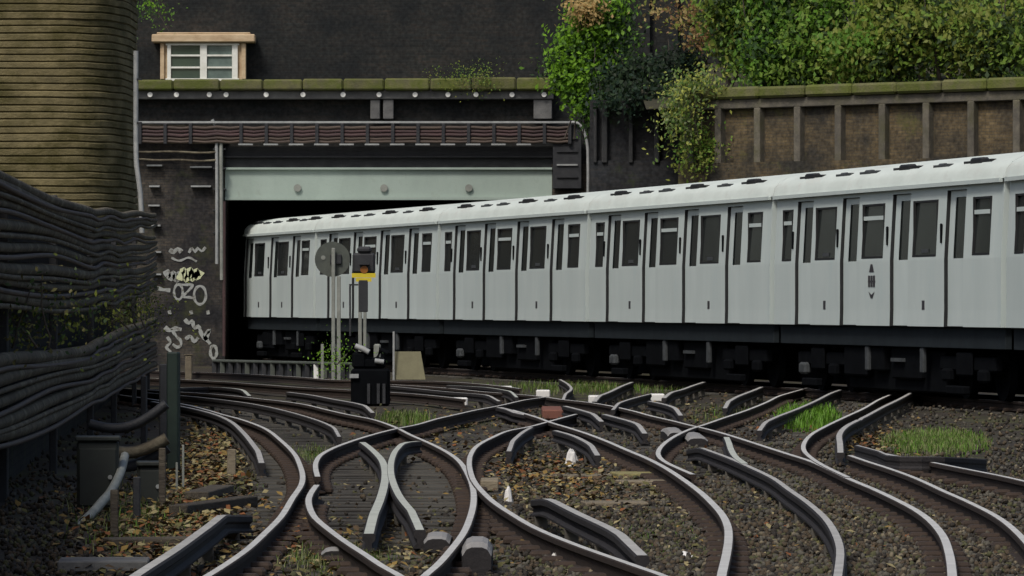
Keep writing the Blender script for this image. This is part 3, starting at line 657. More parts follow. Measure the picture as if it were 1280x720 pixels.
# graffiti on the left abutment
gr = thing('graffiti', (0, YP - .006, 0), 'white and pale yellow spray-painted graffiti on the dark left abutment', 'graffiti')
def stroke(pts, w, mat):
    w *= 1.3
    mb = MB(); P = spline([(X(a), Z(b)) for a, b in pts], .05); N = len(P); vs = []
    for i, p in enumerate(P):
        d = (P[min(i + 1, N - 1)] - P[max(i - 1, 0)]); d = d.normalized() if d.length > 1e-6 else Vector((1, 0)); n = Vector((-d.y, d.x)); ww = w * (.8 + .4 * math.sin(i * 1.3) * .4)
        vs += [(p.x + n.x * ww, 0, p.y + n.y * ww), (p.x - n.x * ww, 0, p.y - n.y * ww)]
    mb.add(vs, [(2 * i, 2 * i + 1, 2 * i + 3, 2 * i + 2) for i in range(N - 1)]); o = mb.build('letter_stroke', mat, gr); o.location.y = -.0012 * len(gr.children); return o
def oval(cx, cy, rx, ry): return [(cx + rx * math.cos(a * math.pi / 6), cy + ry * math.sin(a * math.pi / 6)) for a in range(13)]
stroke(oval(223, 365, 5.5, 9.5), .032, graf_white); stroke([(220, 355.5), (232, 356), (241, 356), (235, 364), (228.5, 371), (236, 371.5), (243, 373)], .034, graf_white); stroke(oval(250, 369, 7.5, 11.5), .036, graf_white)
stroke([(196, 360), (204, 362), (213, 363)], .05, graf_white)
stroke([(207, 338), (213, 348), (217, 341), (222, 350), (226, 340)], .085, graf_white); stroke([(224, 350), (229, 338), (233, 349), (238, 337), (241, 349), (246, 338), (247, 347), (252, 339)], .085, graf_yellow)
stroke([(212, 312), (217, 315), (222, 311), (227, 315)], .06, graf_white); stroke([(236, 316), (240, 310), (244, 315), (247, 310), (252, 314), (257, 309)], .035, graf_white)
stroke([(206, 409), (212, 413), (219, 411), (227, 412)], .06, graf_white); stroke([(216, 414), (221, 421), (226, 426), (226, 432), (221, 434), (216, 430)], .04, graf_white)
stroke([(231, 399), (236, 404), (240, 401), (243, 410), (248, 408), (251, 414)], .05, graf_white); stroke([(250, 413), (256, 424), (262, 413), (256, 420), (263, 430)], .05, graf_white)
for px in (212, 239, 260): stroke([(px - 2, 391), (px + 2, 390)], .05, graf_white)
stroke([(209, 421), (213, 428), (208, 434), (214, 440)], .04, graf_white); stroke([(232, 424), (238, 420), (243, 427), (248, 422)], .045, graf_white); stroke([(214, 322), (224, 326), (236, 322), (246, 327)], .03, graf_white)
stroke(oval(267, 440, 4, 8), .04, graf_white)

# cable tray across the portal
tr = thing('cable_tray', (0, YP - .42, 0), 'long cable tray of dull red and brown cables above the green girder', 'cable tray')
def YT(v): return YP - .42
def xt(px): return xa(px, YP - .42)
def zt(py): return za(py, YP - .42)
MB().box(xt(150), xt(722), -.05, .05, zt(154), zt(151.5)).build('top_rail', grey_iron, tr)
hang = [175 + 31.6 * k for k in range(18)]
for px in hang:
    if 255 < px < 290: continue
    MB().box(xt(px) - .05, xt(px) + .05, -.09, .06, zt(180), zt(154.5), 0, .01).build('hanger', dark_iron, tr)
for k, (py, m, r) in enumerate(((159, cable_brown, .05), (163.5, cable_red, .05), (168, cable_red, .055), (172.5, cable_brown, .05), (176.5, cable_brown, .045))):
    pts = []; 
    for j in range(38):
        px = 150 + j * 15.2; sag = .035 * math.sin((px - 175) / 31.6 * math.pi) ** 2
        pts.append((xt(px), .0 + .02 * (k % 2), zt(py) - sag + .02 * mnoise.noise(Vector((px * .02, k * 3, 0)))))
    MB().tube(pts, r, 7).build('cable', m, tr)
for k, py in enumerate((157, 163, 178, 190, 200)):
    pts = [(xt(150 + j * 10), .06, zt(py) + .05 * mnoise.noise(Vector((j * .25, k * 7, 1)))) for j in range(13)]
    MB().tube(pts, .035, 6).build('cable', cable_red if k == 1 else cable_black, tr)
lo = MB()
for j in range(12):
    a = 290 + j * 31.6
    if a < 660: lo.box(xt(a + 8), xt(a + 26), -.1, .05, zt(181.5), zt(179.6))
lo.build('tray_lip', grey_iron, tr)
e = MB(); e.box(xt(691), xt(727), .05, .35, zt(236), zt(156), 0, .02); e.build('end_box', dark_iron, tr)
for py in (172, 188, 205, 220): MB().box(xt(696), xt(722), .0, .05, zt(py + 2), zt(py)).build('end_box_bar', grey_iron if py == 205 else dark_iron, tr)
MB().tube(spline([(xt(712), -.03, zt(153)), (xt(722), -.03, zt(154)), (xt(729), -.03, zt(162)), (xt(734), -.03, zt(180)), (xt(735), -.03, zt(205)), (xt(735), -.03, zt(244))], .1), .045, 8).build('bent_conduit', grey_iron, tr)
# vertical conduits left of the mouth
cd = thing('conduit_pair', (0, YP - .3, 0), 'pair of vertical grey conduits beside the left edge of the tunnel mouth', 'conduit')
MB().tube(spline([(X(266), -.05, Z(150)), (X(270), -.05, Z(160)), (X(271.5), -.05, Z(185)), (X(272), -.05, Z(330))], .2), .05, 8).build('pipe', grey_iron, cd)
MB().tube([(X(277), -.05, Z(158)), (X(277.5), -.05, Z(240)), (X(278), -.05, Z(350))], .055, 8).build('pipe', pole_m, cd)
MB().tube([(X(281), -.03, Z(252)), (X(281), -.03, Z(445))], .05, 8).build('pipe', cable_red, cd)
for py in (170, 186, 210, 236, 262, 290): MB().box(X(267), X(283), -.06, .29, Z(py + 2), Z(py), 0, .01).build('clip', dark_iron, cd)
sb = thing('wall_bracket', (0, YP, 0), 'steel shelf brackets with pale tops on the wall left of the tunnel mouth', 'bracket')
for a, b, py in ((238, 265, 208), (239, 264, 232), (184, 203, 206), (187, 200, 232), (186, 200, 256), (190, 201, 281), (192, 202, 314), (190, 202, 342)):
    MB().box(X(a), X(b), -.22, .0, Z(py + 2), Z(py), 0).build('shelf', grey_iron, sb)

# building above, with a bay window
YB = YP + 1.0
bl = thing('brick_building', (0, YB, 0), 'tall soot-black brick wall rising above the mossy portal coping', 'building')
MB().box(-40, X(760, YB), 0, 6, Z(112), 22).build('wall', soot_brick, bl)
YW = YB - .55
bw = MB(); xw = lambda p: xa(p, YW); zw = lambda p: za(p, YW); yl = YW - YB
bay = MB(); bay.box(xw(200), xw(307), yl + .08, 0, zw(99), zw(54)); bay_o = bay.build('bay_window', cream_wood, bl)
rfb = MB(); rfb.box(xw(190), xw(319), yl - .18, 0, zw(53), zw(43), 0, .03); rfb.box(xw(196), xw(313), yl - .08, 0, zw(43), zw(40.5), 0, .02); rfb.build('roof_board', cream_wood, bay_o)
fr = MB()
for a, b in ((209, 213.5), (250, 258.5), (290, 297)): fr.box(xw(a), xw(b), yl - .02, yl + .078, zw(98), zw(56.5))
fr.box(xw(207), xw(299), yl - .05, yl + .078, zw(101), zw(98)); fr.box(xw(207), xw(299), yl - .03, yl + .078, zw(56.5), zw(54.2))
fr.build('frame', white_paint, bay_o)
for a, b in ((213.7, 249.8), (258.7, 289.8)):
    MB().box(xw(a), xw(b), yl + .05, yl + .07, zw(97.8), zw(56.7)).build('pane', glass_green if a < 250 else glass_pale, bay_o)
    for py in (69, 84): MB().box(xw(a), xw(b), yl - .005, yl + .045, zw(py + 1.3), zw(py - .9)).build('glazing_bar', white_paint, bay_o)
for a, b in ((200.5, 205), (302, 307)): MB().box(xw(a), xw(b), yl - .03, yl + .075, zw(98.5), zw(54.2)).build('jamb_board', cream_wood, bay_o)
# taller dark wall behind the trees on the right
b2 = thing('brick_building', (0, 150.5, 0), 'dark brick wall standing in shade behind the ivy and the bushes', 'building')
MB().box(xa(752, 150.5), 45, 0, 6, -.3, 22).build('wall', soot_brick, b2)
for px in (770, 800, 835): MB().box(xa(px, 150.5), xa(px + 12, 150.5), -.25, 0, -.3, 15).build('buttress', soot_brick, b2)

# ------------------------------------------------------------------ right-hand retaining wall (near frontal, coming slightly forward to the right)
ax, ay, bx_, by_ = xa(868, 132), 132.0, xa(1178, 127), 127.0
L_ = math.hypot(bx_ - ax, by_ - ay); th = math.atan2(by_ - ay, bx_ - ax)
rw = thing('retaining_wall', (ax, ay, 0), 'brown brick retaining wall with pilasters and a mossy coping behind the train', 'wall', th)
def along(px):   # local x where the wall meets that column of the photo
    s = (px - 640) / FPX
    # point ax + t*cos, ay + t*sin ; x = s*y
    return (s * ay - ax) / (math.cos(th) - s * math.sin(th))
ztop = 7.14; xe = along(1400)
MB().box(-.35, xe, 0, 1.2, -.3, ztop - .38).build('brick_face', brown_brick, rw)
MB().box(-.36, xe, -.22, 0.05, -.3, za(202, 130)).build('plinth', brown_brick, rw)
MB().box(-.36, xe, -.20, .1, ztop - .55, ztop - .302, 0, .02).build('frieze', pilaster_stone, rw)
xx = -.4
while xx < xe:
    w = R.uniform(1.25, 1.5); MB().box(xx, min(xx + w - .015, xe + .2), -.34 + R.uniform(-.012, .012), 1.0, ztop - .30, ztop + R.uniform(-.015, .015), 0, .06).build('coping_stone', mossy_stone, rw); xx += w
for px in (869, 903, 952, 1002, 1053, 1108, 1163, 1219, 1276, 1335):
    x = along(px); MB().box(x - .10, x + .10, -.215, .02, za(203, 130) - .05, ztop - .54, 0, .02).build('pilaster', pilaster_stone, rw)
# darker set-back stretch of wall
dark_pil = M('dark_pilaster', (.045, .045, .045), (.02, .022, .024), scale=4, bump=.4)  # darker stone tone than the brown wall's pilasters
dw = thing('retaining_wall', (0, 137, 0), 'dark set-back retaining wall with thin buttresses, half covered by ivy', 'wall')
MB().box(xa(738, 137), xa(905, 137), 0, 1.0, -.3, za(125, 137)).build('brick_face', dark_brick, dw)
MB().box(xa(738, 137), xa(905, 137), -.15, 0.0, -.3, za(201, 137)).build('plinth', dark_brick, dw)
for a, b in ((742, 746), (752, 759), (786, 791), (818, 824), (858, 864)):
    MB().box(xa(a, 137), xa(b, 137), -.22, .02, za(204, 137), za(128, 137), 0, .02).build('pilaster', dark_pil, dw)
# bank of earth behind the wall carrying the bushes
bk = MB(); nb = 24
for i in range(nb + 1):
    x = 3.5 + 22 * i / nb
    for j in range(6):
        y = 132.6 + 3.0 * j - (x - 4.7) * .84 * (1 - j / 5) * .98
        bk.v.append((x, y if j else y - .2, 6.75 + .35 * j + .15 * mnoise.noise(Vector((x * .4, j * .8, 0)))))
for i in range(nb):
    for j in range(5):
        a = i * 6 + j; bk.f.append((a, a + 6, a + 7, a + 1)); bk.m.append(0); bk.smooth.append(True)
tag(bk.build('hillside', M('bank_earth', (.055, .05, .03), (.03, .03, .018), scale=3, bump=.5)), 'earth bank behind the retaining wall under the bushes', None, None, 'structure')

# ------------------------------------------------------------------ vegetation
lv = [(-.5, 0, 0), (-.1, -.28, .05), (.5, 0, -.05), (-.1, .28, .05)]
def foliage(name, blobs, n, size, mats, parent, w=(.4, .35, .25), rng=R, hollow=.35):
    """leaf faces gathered in clumps through a set of ellipsoids (x,y,z,rx,ry,rz)"""
    inst = []; clumps = []
    vol = [b[3] * b[4] * b[5] for b in blobs]
    for _ in range(max(8, n // 40)):
        b = rng.choices(blobs, vol)[0]
        while True:
            p = [rng.uniform(-1, 1) for _ in range(3)]; d = math.sqrt(sum(c * c for c in p))
            if hollow < d <= 1: break
        f = rng.choices([0, 1, 2], w)[0]
        clumps.append((b[0] + p[0] * b[3], b[1] + p[1] * b[4], b[2] + p[2] * b[5], rng.uniform(.16, .36), f))
    for _ in range(n):
        c = rng.choice(clumps); s = size * rng.uniform(.6, 1.4)
        p = (c[0] + rng.gauss(0, c[3]), c[1] + rng.gauss(0, c[3]), c[2] + rng.gauss(0, c[3] * .8))
        m = c[4] if rng.random() < .8 else rng.randrange(3)
        q_ = lit_rots if rng.random() < .75 else rots; inst.append((q_[rng.randrange(len(q_))] * s, p, m))
    o = scatter_mesh(name, lv, leaf_f, inst, mats, None); del o['kind']
    o.parent = parent; o.matrix_parent_inverse = Matrix.Translation(-Vector(parent.location)); return o
def limb(mb, p0, p1, r0, r1, wob=.1, n=6):
    pts = [Vector(p0).lerp(Vector(p1), i / n) + Vector((R.uniform(-wob, wob), R.uniform(-wob, wob), 0)) * (1 if 0 < i < n else 0) for i in range(n + 1)]
    mb.tube(pts, [r0 + (r1 - r0) * i / n for i in range(n + 1)], 7); return pts
def bush(name, label, cat, px, py, Y, w, h, n, mats, trunkm=bark, size=.16, wts=(.4, .35, .25), trunk_h=None, group=None):
    x, z = xa(px, Y), za(py, Y); t = thing(name, (x, Y, z), label, cat, 0, group)
    mb = MB()
    for k in range(5): limb(mb, (R.uniform(-.1, .1), 0, -.3), (R.uniform(-w * .4, w * .4), R.uniform(-.5, .5), h * R.uniform(.5, .85)), .05, .015, .08)
    mb.build('trunk' if cat == 'tree' else 'stem', trunkm, t)
    bl_ = []
    for k in range(7): bl_.append((x + R.uniform(-w * .38, w * .38), Y + R.uniform(-.5, .5), z + h * R.uniform(.12, .85), w * R.uniform(.18, .3), .6, h * R.uniform(.14, .26)))
    foliage('crown' if cat == 'tree' else 'foliage', bl_, n, size, mats, t, wts); return t
bush('bush', 'olive-green bush with brownish twigs at the left end of the wall-top thicket', 'bush', 915, 108, 133.5, 1.35, 2.7, 4200, g_bush)
bush('bush', 'dense bright green bush above the middle of the retaining wall, left of the pale trunk', 'bush', 962, 110, 132.5, 2.0, 3.1, 7000, [g_bright[1], g_bush[0], g_bright[2]])
bush('bush', 'mid-green bush just left of the pale thin tree trunk', 'bush', 1015, 106, 132, 1.8, 3.0, 6000, [g_bright[1], g_bush[0], g_bush[2]])
bush('bush', 'low leafy bush on the coping right under the pale thin trunk', 'bush', 1075, 106, 130.4, 1.7, 1.3, 3600, [g_bright[1], g_bush[0], g_bush[1]])
bush('bush', 'olive bush to the right of the pale thin trunk', 'bush', 1118, 104, 130.5, 2.1, 2.8, 6000, g_bush)
bush('bush', 'dark olive bush at the right end of the wall-top thicket', 'bush', 1180, 103, 129.8, 2.1, 3.0, 6000, [g_bush[1], g_bush[0], g_bush[2]])
bush('bush', 'green bush cut by the right edge of the picture', 'bush', 1250, 100, 129, 2.2, 3.1, 6000, g_bush)
# tree with a pale trunk
tp = thing('tree', (xa(1070, 131.6), 131.6, 6.9), 'thin pale-barked tree leaning up among the bushes on the bank', 'tree')
mb = MB(); limb(mb, (.15, 0, -.2), (-.05, .1, 2.4), .065, .045, .03, 7); limb(mb, (-.05, .1, 2.4), (-.2, .2, 4.2), .045, .02, .05); limb(mb, (.03, 0, 1.2), (.9, -.1, 2.6), .03, .01, .06); limb(mb, (0, 0, 1.6), (-.8, .2, 2.9), .03, .01, .06); limb(mb, (.05, 0, .5), (.7, -.2, 1.0), .025, .01, .04)
mb.build('trunk', pale_bark, tp)
x0 = tp.location.x; foliage('crown', [(x0, 132.2, 9.6, 1.7, .7, .7), (x0 + .8, 132, 9.2, .8, .5, .5), (x0 - .9, 132.4, 9.4, .8, .5, .6)], 3000, .10, g_bush, tp)
# tall trees rising out of the frame behind the bushes
for px, Y, lab in ((965, 136.5, 'tall dark green tree behind the bright bush, rising out of the picture'), (1035, 136.2, 'tall leafy tree directly behind the pale thin trunk'), (1150, 135.5, 'tall tree behind the olive bush at the right end of the thicket'), (1265, 134.5, 'tall tree behind the right edge of the wall-top bushes')):
    x = xa(px, Y); t = thing('tree', (x, Y, 7.2), lab, 'tree', 0, 'trees behind the retaining wall'); mb = MB()
    limb(mb, (0, 0, -.5), (.2, 0, 3), .13, .09, .06)
    for k in range(4): limb(mb, (.1, 0, 1 + k * .5), (R.uniform(-1.4, 1.4), R.uniform(-.6, .6), 3 + k * .5), .05, .015, .1)
    mb.build('trunk', bark, t)
    foliage('crown', [(x + R.uniform(-1, 1), Y + R.uniform(-.4, .4), 7.8 + k * .55, R.uniform(.8, 1.2), .6, .55) for k in range(7)], 5000, .17, [g_bush[0], g_bush[2], g_deep[0]], t)
# ivy hanging beside the portal
Yi = 141.6
iv = thing('ivy_curtain', (xa(735, Yi), Yi, za(160, Yi)), 'bright green ivy curtain tumbling down beside the right end of the portal', 'ivy')
mb = MB()
for k in range(9): limb(mb, (R.uniform(-.7, .7), .2, -.3), (R.uniform(-.6, .7), .25, 4.6), .02, .012, .08, 9)
mb.build('stem', bark, iv)
def blp(px, py, rx, rz, ry=.3, Y=Yi): return (xa(px, Y), Y, za(py, Y), rx / 45., ry, rz / 45.)
foliage('foliage', [blp(722, 75, 26, 38), blp(712, 95, 18, 28), blp(745, 50, 28, 45), blp(735, 115, 22, 30), blp(740, 20, 34, 26)], 6500, .15, g_bright, iv, (.65, .25, .1))
foliage('trailing_foliage', [blp(745, 138, 16, 32), blp(755, 100, 18, 40), blp(700, 80, 12, 22), blp(770, 40, 22, 45)], 3000, .13, [g_bright[1], g_bright[2], g_deep[0]], iv)
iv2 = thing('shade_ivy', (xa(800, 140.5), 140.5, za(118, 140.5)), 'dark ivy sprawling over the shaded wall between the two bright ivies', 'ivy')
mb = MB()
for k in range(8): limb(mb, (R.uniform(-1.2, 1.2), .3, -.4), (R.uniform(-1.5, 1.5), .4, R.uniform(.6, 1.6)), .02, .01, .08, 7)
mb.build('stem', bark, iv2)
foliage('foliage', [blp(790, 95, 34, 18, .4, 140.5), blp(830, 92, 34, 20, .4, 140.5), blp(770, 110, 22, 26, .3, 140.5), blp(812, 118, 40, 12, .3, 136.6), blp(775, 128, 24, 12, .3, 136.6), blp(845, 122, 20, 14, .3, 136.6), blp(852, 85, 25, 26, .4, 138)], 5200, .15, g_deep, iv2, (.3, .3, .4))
au = thing('autumn_branch', (xa(727, 141), 141, za(30, 141)), 'clump of buff autumn leaves at the top of the ivy curtain', 'foliage')
mb = MB(); limb(mb, (.1, .5, -.4), (0, 0, .2), .03, .015); limb(mb, (0, .1, 0), (.3, 0, .5), .02, .01); mb.build('twig', bark, au)
foliage('foliage', [blp(727, 18, 15, 10, .2, 141), blp(735, 8, 14, 10, .2, 141)], 700, .12, [g_autumn[0], g_autumn[0], g_autumn[2]], au)
au2 = thing('autumn_branch', (xa(860, 137), 137, za(30, 137)), 'reddish-brown leafy branch reaching out over the dark gap from the bushes', 'foliage')
mb = MB()
for k in range(6): limb(mb, (.6, .3, -.4), (R.uniform(-1.0, .4), 0, R.uniform(-.1, .6)), .025, .008, .06)
mb.build('twig', bark, au2)
foliage('foliage', [blp(832, 16, 16, 8, .3, 137), blp(860, 22, 20, 16, .3, 137), blp(878, 45, 10, 26, .3, 137)], 900, .12, [g_autumn[1], g_autumn[2], g_bush[1]], au2)
cr = thing('creeper', (xa(862, 131.2), 131.2, za(112, 131.2)), 'yellow-green creeper spilling over the left end of the brown retaining wall', 'creeper')
mb = MB()
for k in range(7): limb(mb, (R.uniform(-.1, .5), .2, .1), (R.uniform(-.35, .3), -.1, -1.4), .015, .008, .05, 8)
mb.build('stem', bark, cr)
foliage('foliage', [blp(875, 106, 28, 9, .3, 131.2), blp(857, 125, 12, 18, .2, 131.2), blp(850, 155, 10, 24, .2, 131.2)], 2000, .10, g_creeper, cr, (.4, .4, .2))
foliage('trailing_foliage', [blp(862, 170, 9, 30, .2, 131.4), blp(880, 190, 14, 22, .2, 131.4), blp(868, 207, 20, 8, .2, 131.4)], 1200, .10, [g_bush[0], g_bush[1], g_bright[1]], cr)
wd = thing('wall_weed', (xa(560, YP - .2), YP - .2, za(101, YP)), 'straggling weeds rooted along the portal coping', 'weeds')
mb = MB()
for px in (548, 560, 575, 596, 605): limb(mb, (xa(px, YP) - wd.location.x, 0, -.05), (xa(px + R.uniform(-8, 8), YP) - wd.location.x, 0, .25), .01, .005, .02)
mb.build('stem', bark, wd)
foliage('foliage', [blp(552, 98, 9, 4, .15, YP - .25), blp(580, 100, 14, 4, .15, YP - .3), blp(598, 97, 16, 5, .15, YP - .25), blp(600, 108, 5, 5, .1, YP - .45)], 900, .06, [g_bush[0], g_bush[1], g_bright[2]], wd)
# spray of leaves hanging at the top left
sp_ = thing('leafy_spray', (xa(188, 139), 139, za(4, 139)), 'small green leafy spray hanging above the bay window beside the ridged pier', 'foliage')
mb = MB(); limb(mb, (-.6, .4, .5), (.2, 0, -.1), .02, .008, .03); limb(mb, (.0, .2, .1), (.5, 0, -.75), .012, .006, .02); mb.build('twig', bark, sp_)
foliage('foliage', [blp(183, 5, 12, 8, .2, 139), blp(196, 18, 5, 5, .1, 139)], 320, .09, g_bright, sp_)

# ------------------------------------------------------------------ left: ridged pier, wall, cables
Yq = 108.0
pr = thing('ridged_pier', (xa(172, 112.6) - 2.05, Yq + 4.6, 0), 'rounded mossy yellow-brown pier of horizontal ridged courses at the upper left', 'pier')
def ring(mb, r, z0, z1, rx=2.05, ry=4.6):
    n = 40; vs = []
    rows = [(z0, r - .06), (z0 + .022, r - .045), (z0 + .032, r - .004), (z1 - .022, r), (z1 - .008, r - .012), (z1, r - .06)]
    for z, d in rows:
        for k in range(n):
            a = math.pi + math.pi * k / (n - 1); ca, sa = math.cos(a), math.sin(a)
            ex = .5
            vs.append((math.copysign(abs(ca) ** ex, ca) * (rx + d), math.copysign(abs(sa) ** ex, sa) * (ry + d), z + .006 * math.sin(k * .8 + z * 3)))
    fs = []
    for i in range(len(rows) - 1):
        for k in range(n - 1): fs.append((i * n + k, i * n + k + 1, (i + 1) * n + k + 1, (i + 1) * n + k))
    mb.add(vs, fs, 0, False)
z = .9; k = 0
while z < 9.4:
    h_ = R.uniform(.135, .17); mb = MB(); ring(mb, R.uniform(-.02, .02), z, z + h_); mb.build('course', pier_stone, pr); z += h_
MB().box(-1.55, 1.55, -3.9, 0, -.3, 9.3).build('core', pier_stone, pr)
dp = thing('drain_pipe', (0, Yq + 1.2, 0), 'pale grey drainpipe kicking out at the foot of the ridged pier', 'pipe')
MB().tube(spline([(xa(169, Yq + 1), 0, za(60, Yq)), (xa(169, Yq + 1), 0, za(175, Yq)), (xa(170, Yq + 1), -.05, za(205, Yq)), (xa(175, Yq + 1), -.1, za(240, Yq)), (xa(177, Yq + 1), -.1, za(290, Yq))], .3), .055, 8).build('pipe', grey_iron, dp)
for py in (95, 150): MB().box(xa(166, Yq), xa(172, Yq), -.08, .08, za(py + 2, Yq), za(py, Yq)).build('clip', dark_iron, dp)

lw = thing('brick_wall', (0, 0, 0), 'low dark brick wall along the left, hidden behind the cable run', 'wall')
wp = [(-3.6, 30), (-4.55, 42), (-5.55, 60), (-6.35, 75), (-7.75, 100), (-8.2, 107)]
for (x0, y0), (x1, y1) in zip(wp[:-1], wp[1:]):
    L = math.hypot(x1 - x0, y1 - y0); o = MB().box(0, L + .02, 0, .4, -.3, 2.75).build('wall_section', dark_brick, lw, (x0, y0, 0), (0, 0, math.atan2(y1 - y0, x1 - x0)))
    MB().box(0, L, -.06, .46, 2.75, 2.85, 0, .02).build('coping', mossy_stone, lw, (x0, y0, 0), (0, 0, math.atan2(y1 - y0, x1 - x0)))
cr_ = thing('cable_rack', (0, 0, 0), 'rack of sagging black cables along the left wall', 'cable rack')
st = [(110, 60.), (125, 65.), (140, 70.), (155, 76.), (170, 83.), (182, 92.), (193, 103.)]
def stY(px):
    for (a, ya), (b, yb) in zip(st[:-1], st[1:]):
        if a <= px <= b: return ya + (yb - ya) * (px - a) / (b - a)
    return st[-1][1]
cab = [[263, 266, 268, 268], [276, 279, 280, 276], [292, 294, 295, 297], [308, 310, 311, 305], [324, 323, 325, 318], [342, 338, 341, 331], [357, 354, 353, 345], [376, 370, 365, 357],
       [437, 421, 410, 401], [451, 440, 425, 412], [467, 453, 441, 430], [483, 467, 453, 440], [497, 483, 468, 455]]
for k, c in enumerate(cab):
    pts = []; near0 = za(c[0], 60)
    for (px, Y) in ((-110, 36), (-60, 39), (0, 44), (60, 51)):
        pts.append((xa(px, Y), Y, near0 + .05 * math.sin(px * .08 + k)))
    for i in range(13):
        px = 110 + 83 * i / 12; t = i / 12 * 3; j = min(int(t), 2); y_ = c[j] + (c[j + 1] - c[j]) * (t - j); Y = stY(px)
        hang_ = (1.7 * math.sin(i * 1.25 + k * .35) + 1.5 * mnoise.noise(Vector((i * .6, k * 5.3, 0)))) * (1 if k < 8 else .5)
        pts.append((xa(px, Y), Y - .02 * (k % 3), za(y_ + hang_, Y)))
    MB().tube(spline(pts, .8), (.050, .06, .042, .056)[k % 4] if k < 8 else (.07, .055, .064)[k % 3], 8).build('cable', cable_black, cr_)
    p2 = [(x + .05, y - .05, z - .085 + .012 * math.sin(j * 1.9 + k * 2.1)) for j, (x, y, z) in enumerate(pts)]
    MB().tube(spline(p2, .8), .026, 6).build('cable', cable_black if k % 2 else cable_brown, cr_)
for px in (-40, 20, 80, 124, 152, 176, 192):
    Y = stY(px) if px >= 110 else {-40: 40.6, 20: 46.3, 80: 54.}[px]
    x = xa(px, Y); MB().box(x - .16, x - .08, Y + .05, Y + .13, -.25, 2.75, 0, .01).build('hanger_post', dark_iron, cr_)
mv2 = thing('wall_moss', (xa(20, 46), 46.3, 1.5), 'olive moss and creeper in the gap between the cables at the far left edge', 'creeper')
mb = MB()
for k in range(6): limb(mb, (R.uniform(-.5, .3), .3, -.3), (R.uniform(-.5, .3), .2, .3), .012, .006, .03)
mb.build('stem', bark, mv2)
foliage('foliage', [(xa(0, 44), 44, 1.45, .3, .4, .14), (xa(50, 50), 50, 1.5, .3, .5, .13), (xa(80, 55), 55, 1.5, .3, .5, .13), (xa(25, 47), 47, 1.5, .3, .4, .12)], 900, .05, [g_bush[1], leaf_cols[4], g_bush[2]], mv2)
mv = thing('wall_moss', (xa(150, 74), 74.0, za(395, 74)), 'olive moss and creeper hanging between the upper and lower cables', 'creeper')
mb = MB()
for k in range(5): limb(mb, (R.uniform(-.4, .4), .1, -.2), (R.uniform(-.4, .4), .1, .25), .012, .006, .03)
mb.build('stem', bark, mv)
foliage('foliage', [(xa(125, 65), 65, za(402, 65), .2, .3, .14), (xa(150, 74), 74, za(392, 74), .22, .3, .18), (xa(178, 88), 88, za(380, 88), .22, .3, .25), (xa(183, 93), 93, za(395, 93), .15, .3, .2)], 1100, .05, [g_bush[1], leaf_cols[4], g_bush[2]], mv)

def post(name, label, cat, px, pyb, pyt, w, mat, group=None, cap=True):
    x, y = unp(px, pyb, -.19); t = thing(name, (x, y, -.2), label, cat, R.uniform(-.2, .2), group); h = za(pyt, y) + .2
    MB().box(-w / 2, w / 2, -w / 2, w / 2, 0, h, 0, w * .12).build('shaft', mat, t)
    if cap: MB().box(-w * .6, w * .6, -w * .6, w * .6, h, h + .03, 0, .008).build('cap', mat, t)
    return t
post('steel_post', 'tall dark green steel post in front of the left cables', 'post', 217, 592, 440, .125, post_green, cap=False)
post('steel_post', 'second dark post close behind the left of the green post', 'post', 204, 575, 455, .09, dark_iron, cap=False)
post('steel_post', 'thin dark post farther left under the lower cables', 'post', 180, 566, 470, .07, dark_iron, cap=False)
post('timber_post', 'short weathered timber stub below the cables at the lower left', 'post', 143, 680, 612, .06, dark_plank, cap=False)
post('timber_post', 'black timber post between the stub and the green post', 'post', 171, 655, 596, .06, dark_iron, cap=False)
post('timber_post', 'dark timber post close beside the foot of the green post', 'post', 203, 635, 560, .06, dark_plank, cap=False)
post('marker_stake', 'thin pale stake right of the green post', 'stake', 229, 615, 556, .022, pole_m, cap=False)
post('marker_stake', 'shorter pale stake leaning against the green post', 'stake', 221, 612, 578, .022, pole_m, cap=False)
post('marker_post', 'stout cream marker post beside the foot of the graffiti wall', 'post', 236, 476, 444, .16, plank_m)
# dark cabinets and sagging pipes under the cables
def cabinet(px, pyb, w, h, d, label, mat=cabinet_m, lid=True):
    x, y = unp(px, pyb, -.19); t = thing('equipment_cabinet', (x, y, -.2), label, 'cabinet', R.uniform(-.15, .15), 'trackside cabinets')
    MB().box(-w / 2, w / 2, 0, d, 0, h, 0, .02).build('casing', mat, t); MB().box(-w * .44, w * .44, -.015, 0, h * .1, h * .9, 0, .008).build('door_panel', mat, t)
    MB().box(-w * .54, w * .54, -.03, d + .03, h, h + .04, 0, .01).build('lid', cabinet_m, t); MB().cyl((w * .3, -.04, h * .5), (w * .3, -.012, h * .5), .02, 8).build('latch', grey_iron, t)
    return t
cabinet(122, 640, .36, .62, .3, 'dark cabinet under the cables at the far lower left')
cabinet(188, 632, .22, .36, .3, 'small black cabinet behind the timber posts')
sg = thing('sagging_pipes', (0, 0, 0), 'thick dark pipes sagging low beside the green post', 'pipe')
for k, (a, b, r) in enumerate(((530, 505, .05), (552, 548, .06), (575, 560, .055))):
    pts = [(xa(px, 50), 50 + .1 * k, za(a + (b - a) * t + 16 * math.sin(t * math.pi), 50)) for t in [i / 10 for i in range(11)] for px in [112 + 96 * t]]
    MB().tube(pts, r, 8).build('pipe', dark_iron if k != 1 else cable_black, sg)
MB().tube(spline([(xa(60, 41), 41, za(690, 41)), (xa(112, 42), 42, za(645, 42)), (xa(128, 42.5), 42.5, za(627, 42.5)), (xa(137, 43), 43, za(617, 43)), (xa(150, 44), 44, za(592, 44)), (xa(156, 45), 45, za(570, 45))], .1), .04, 8).build('pipe', pole_m, sg)
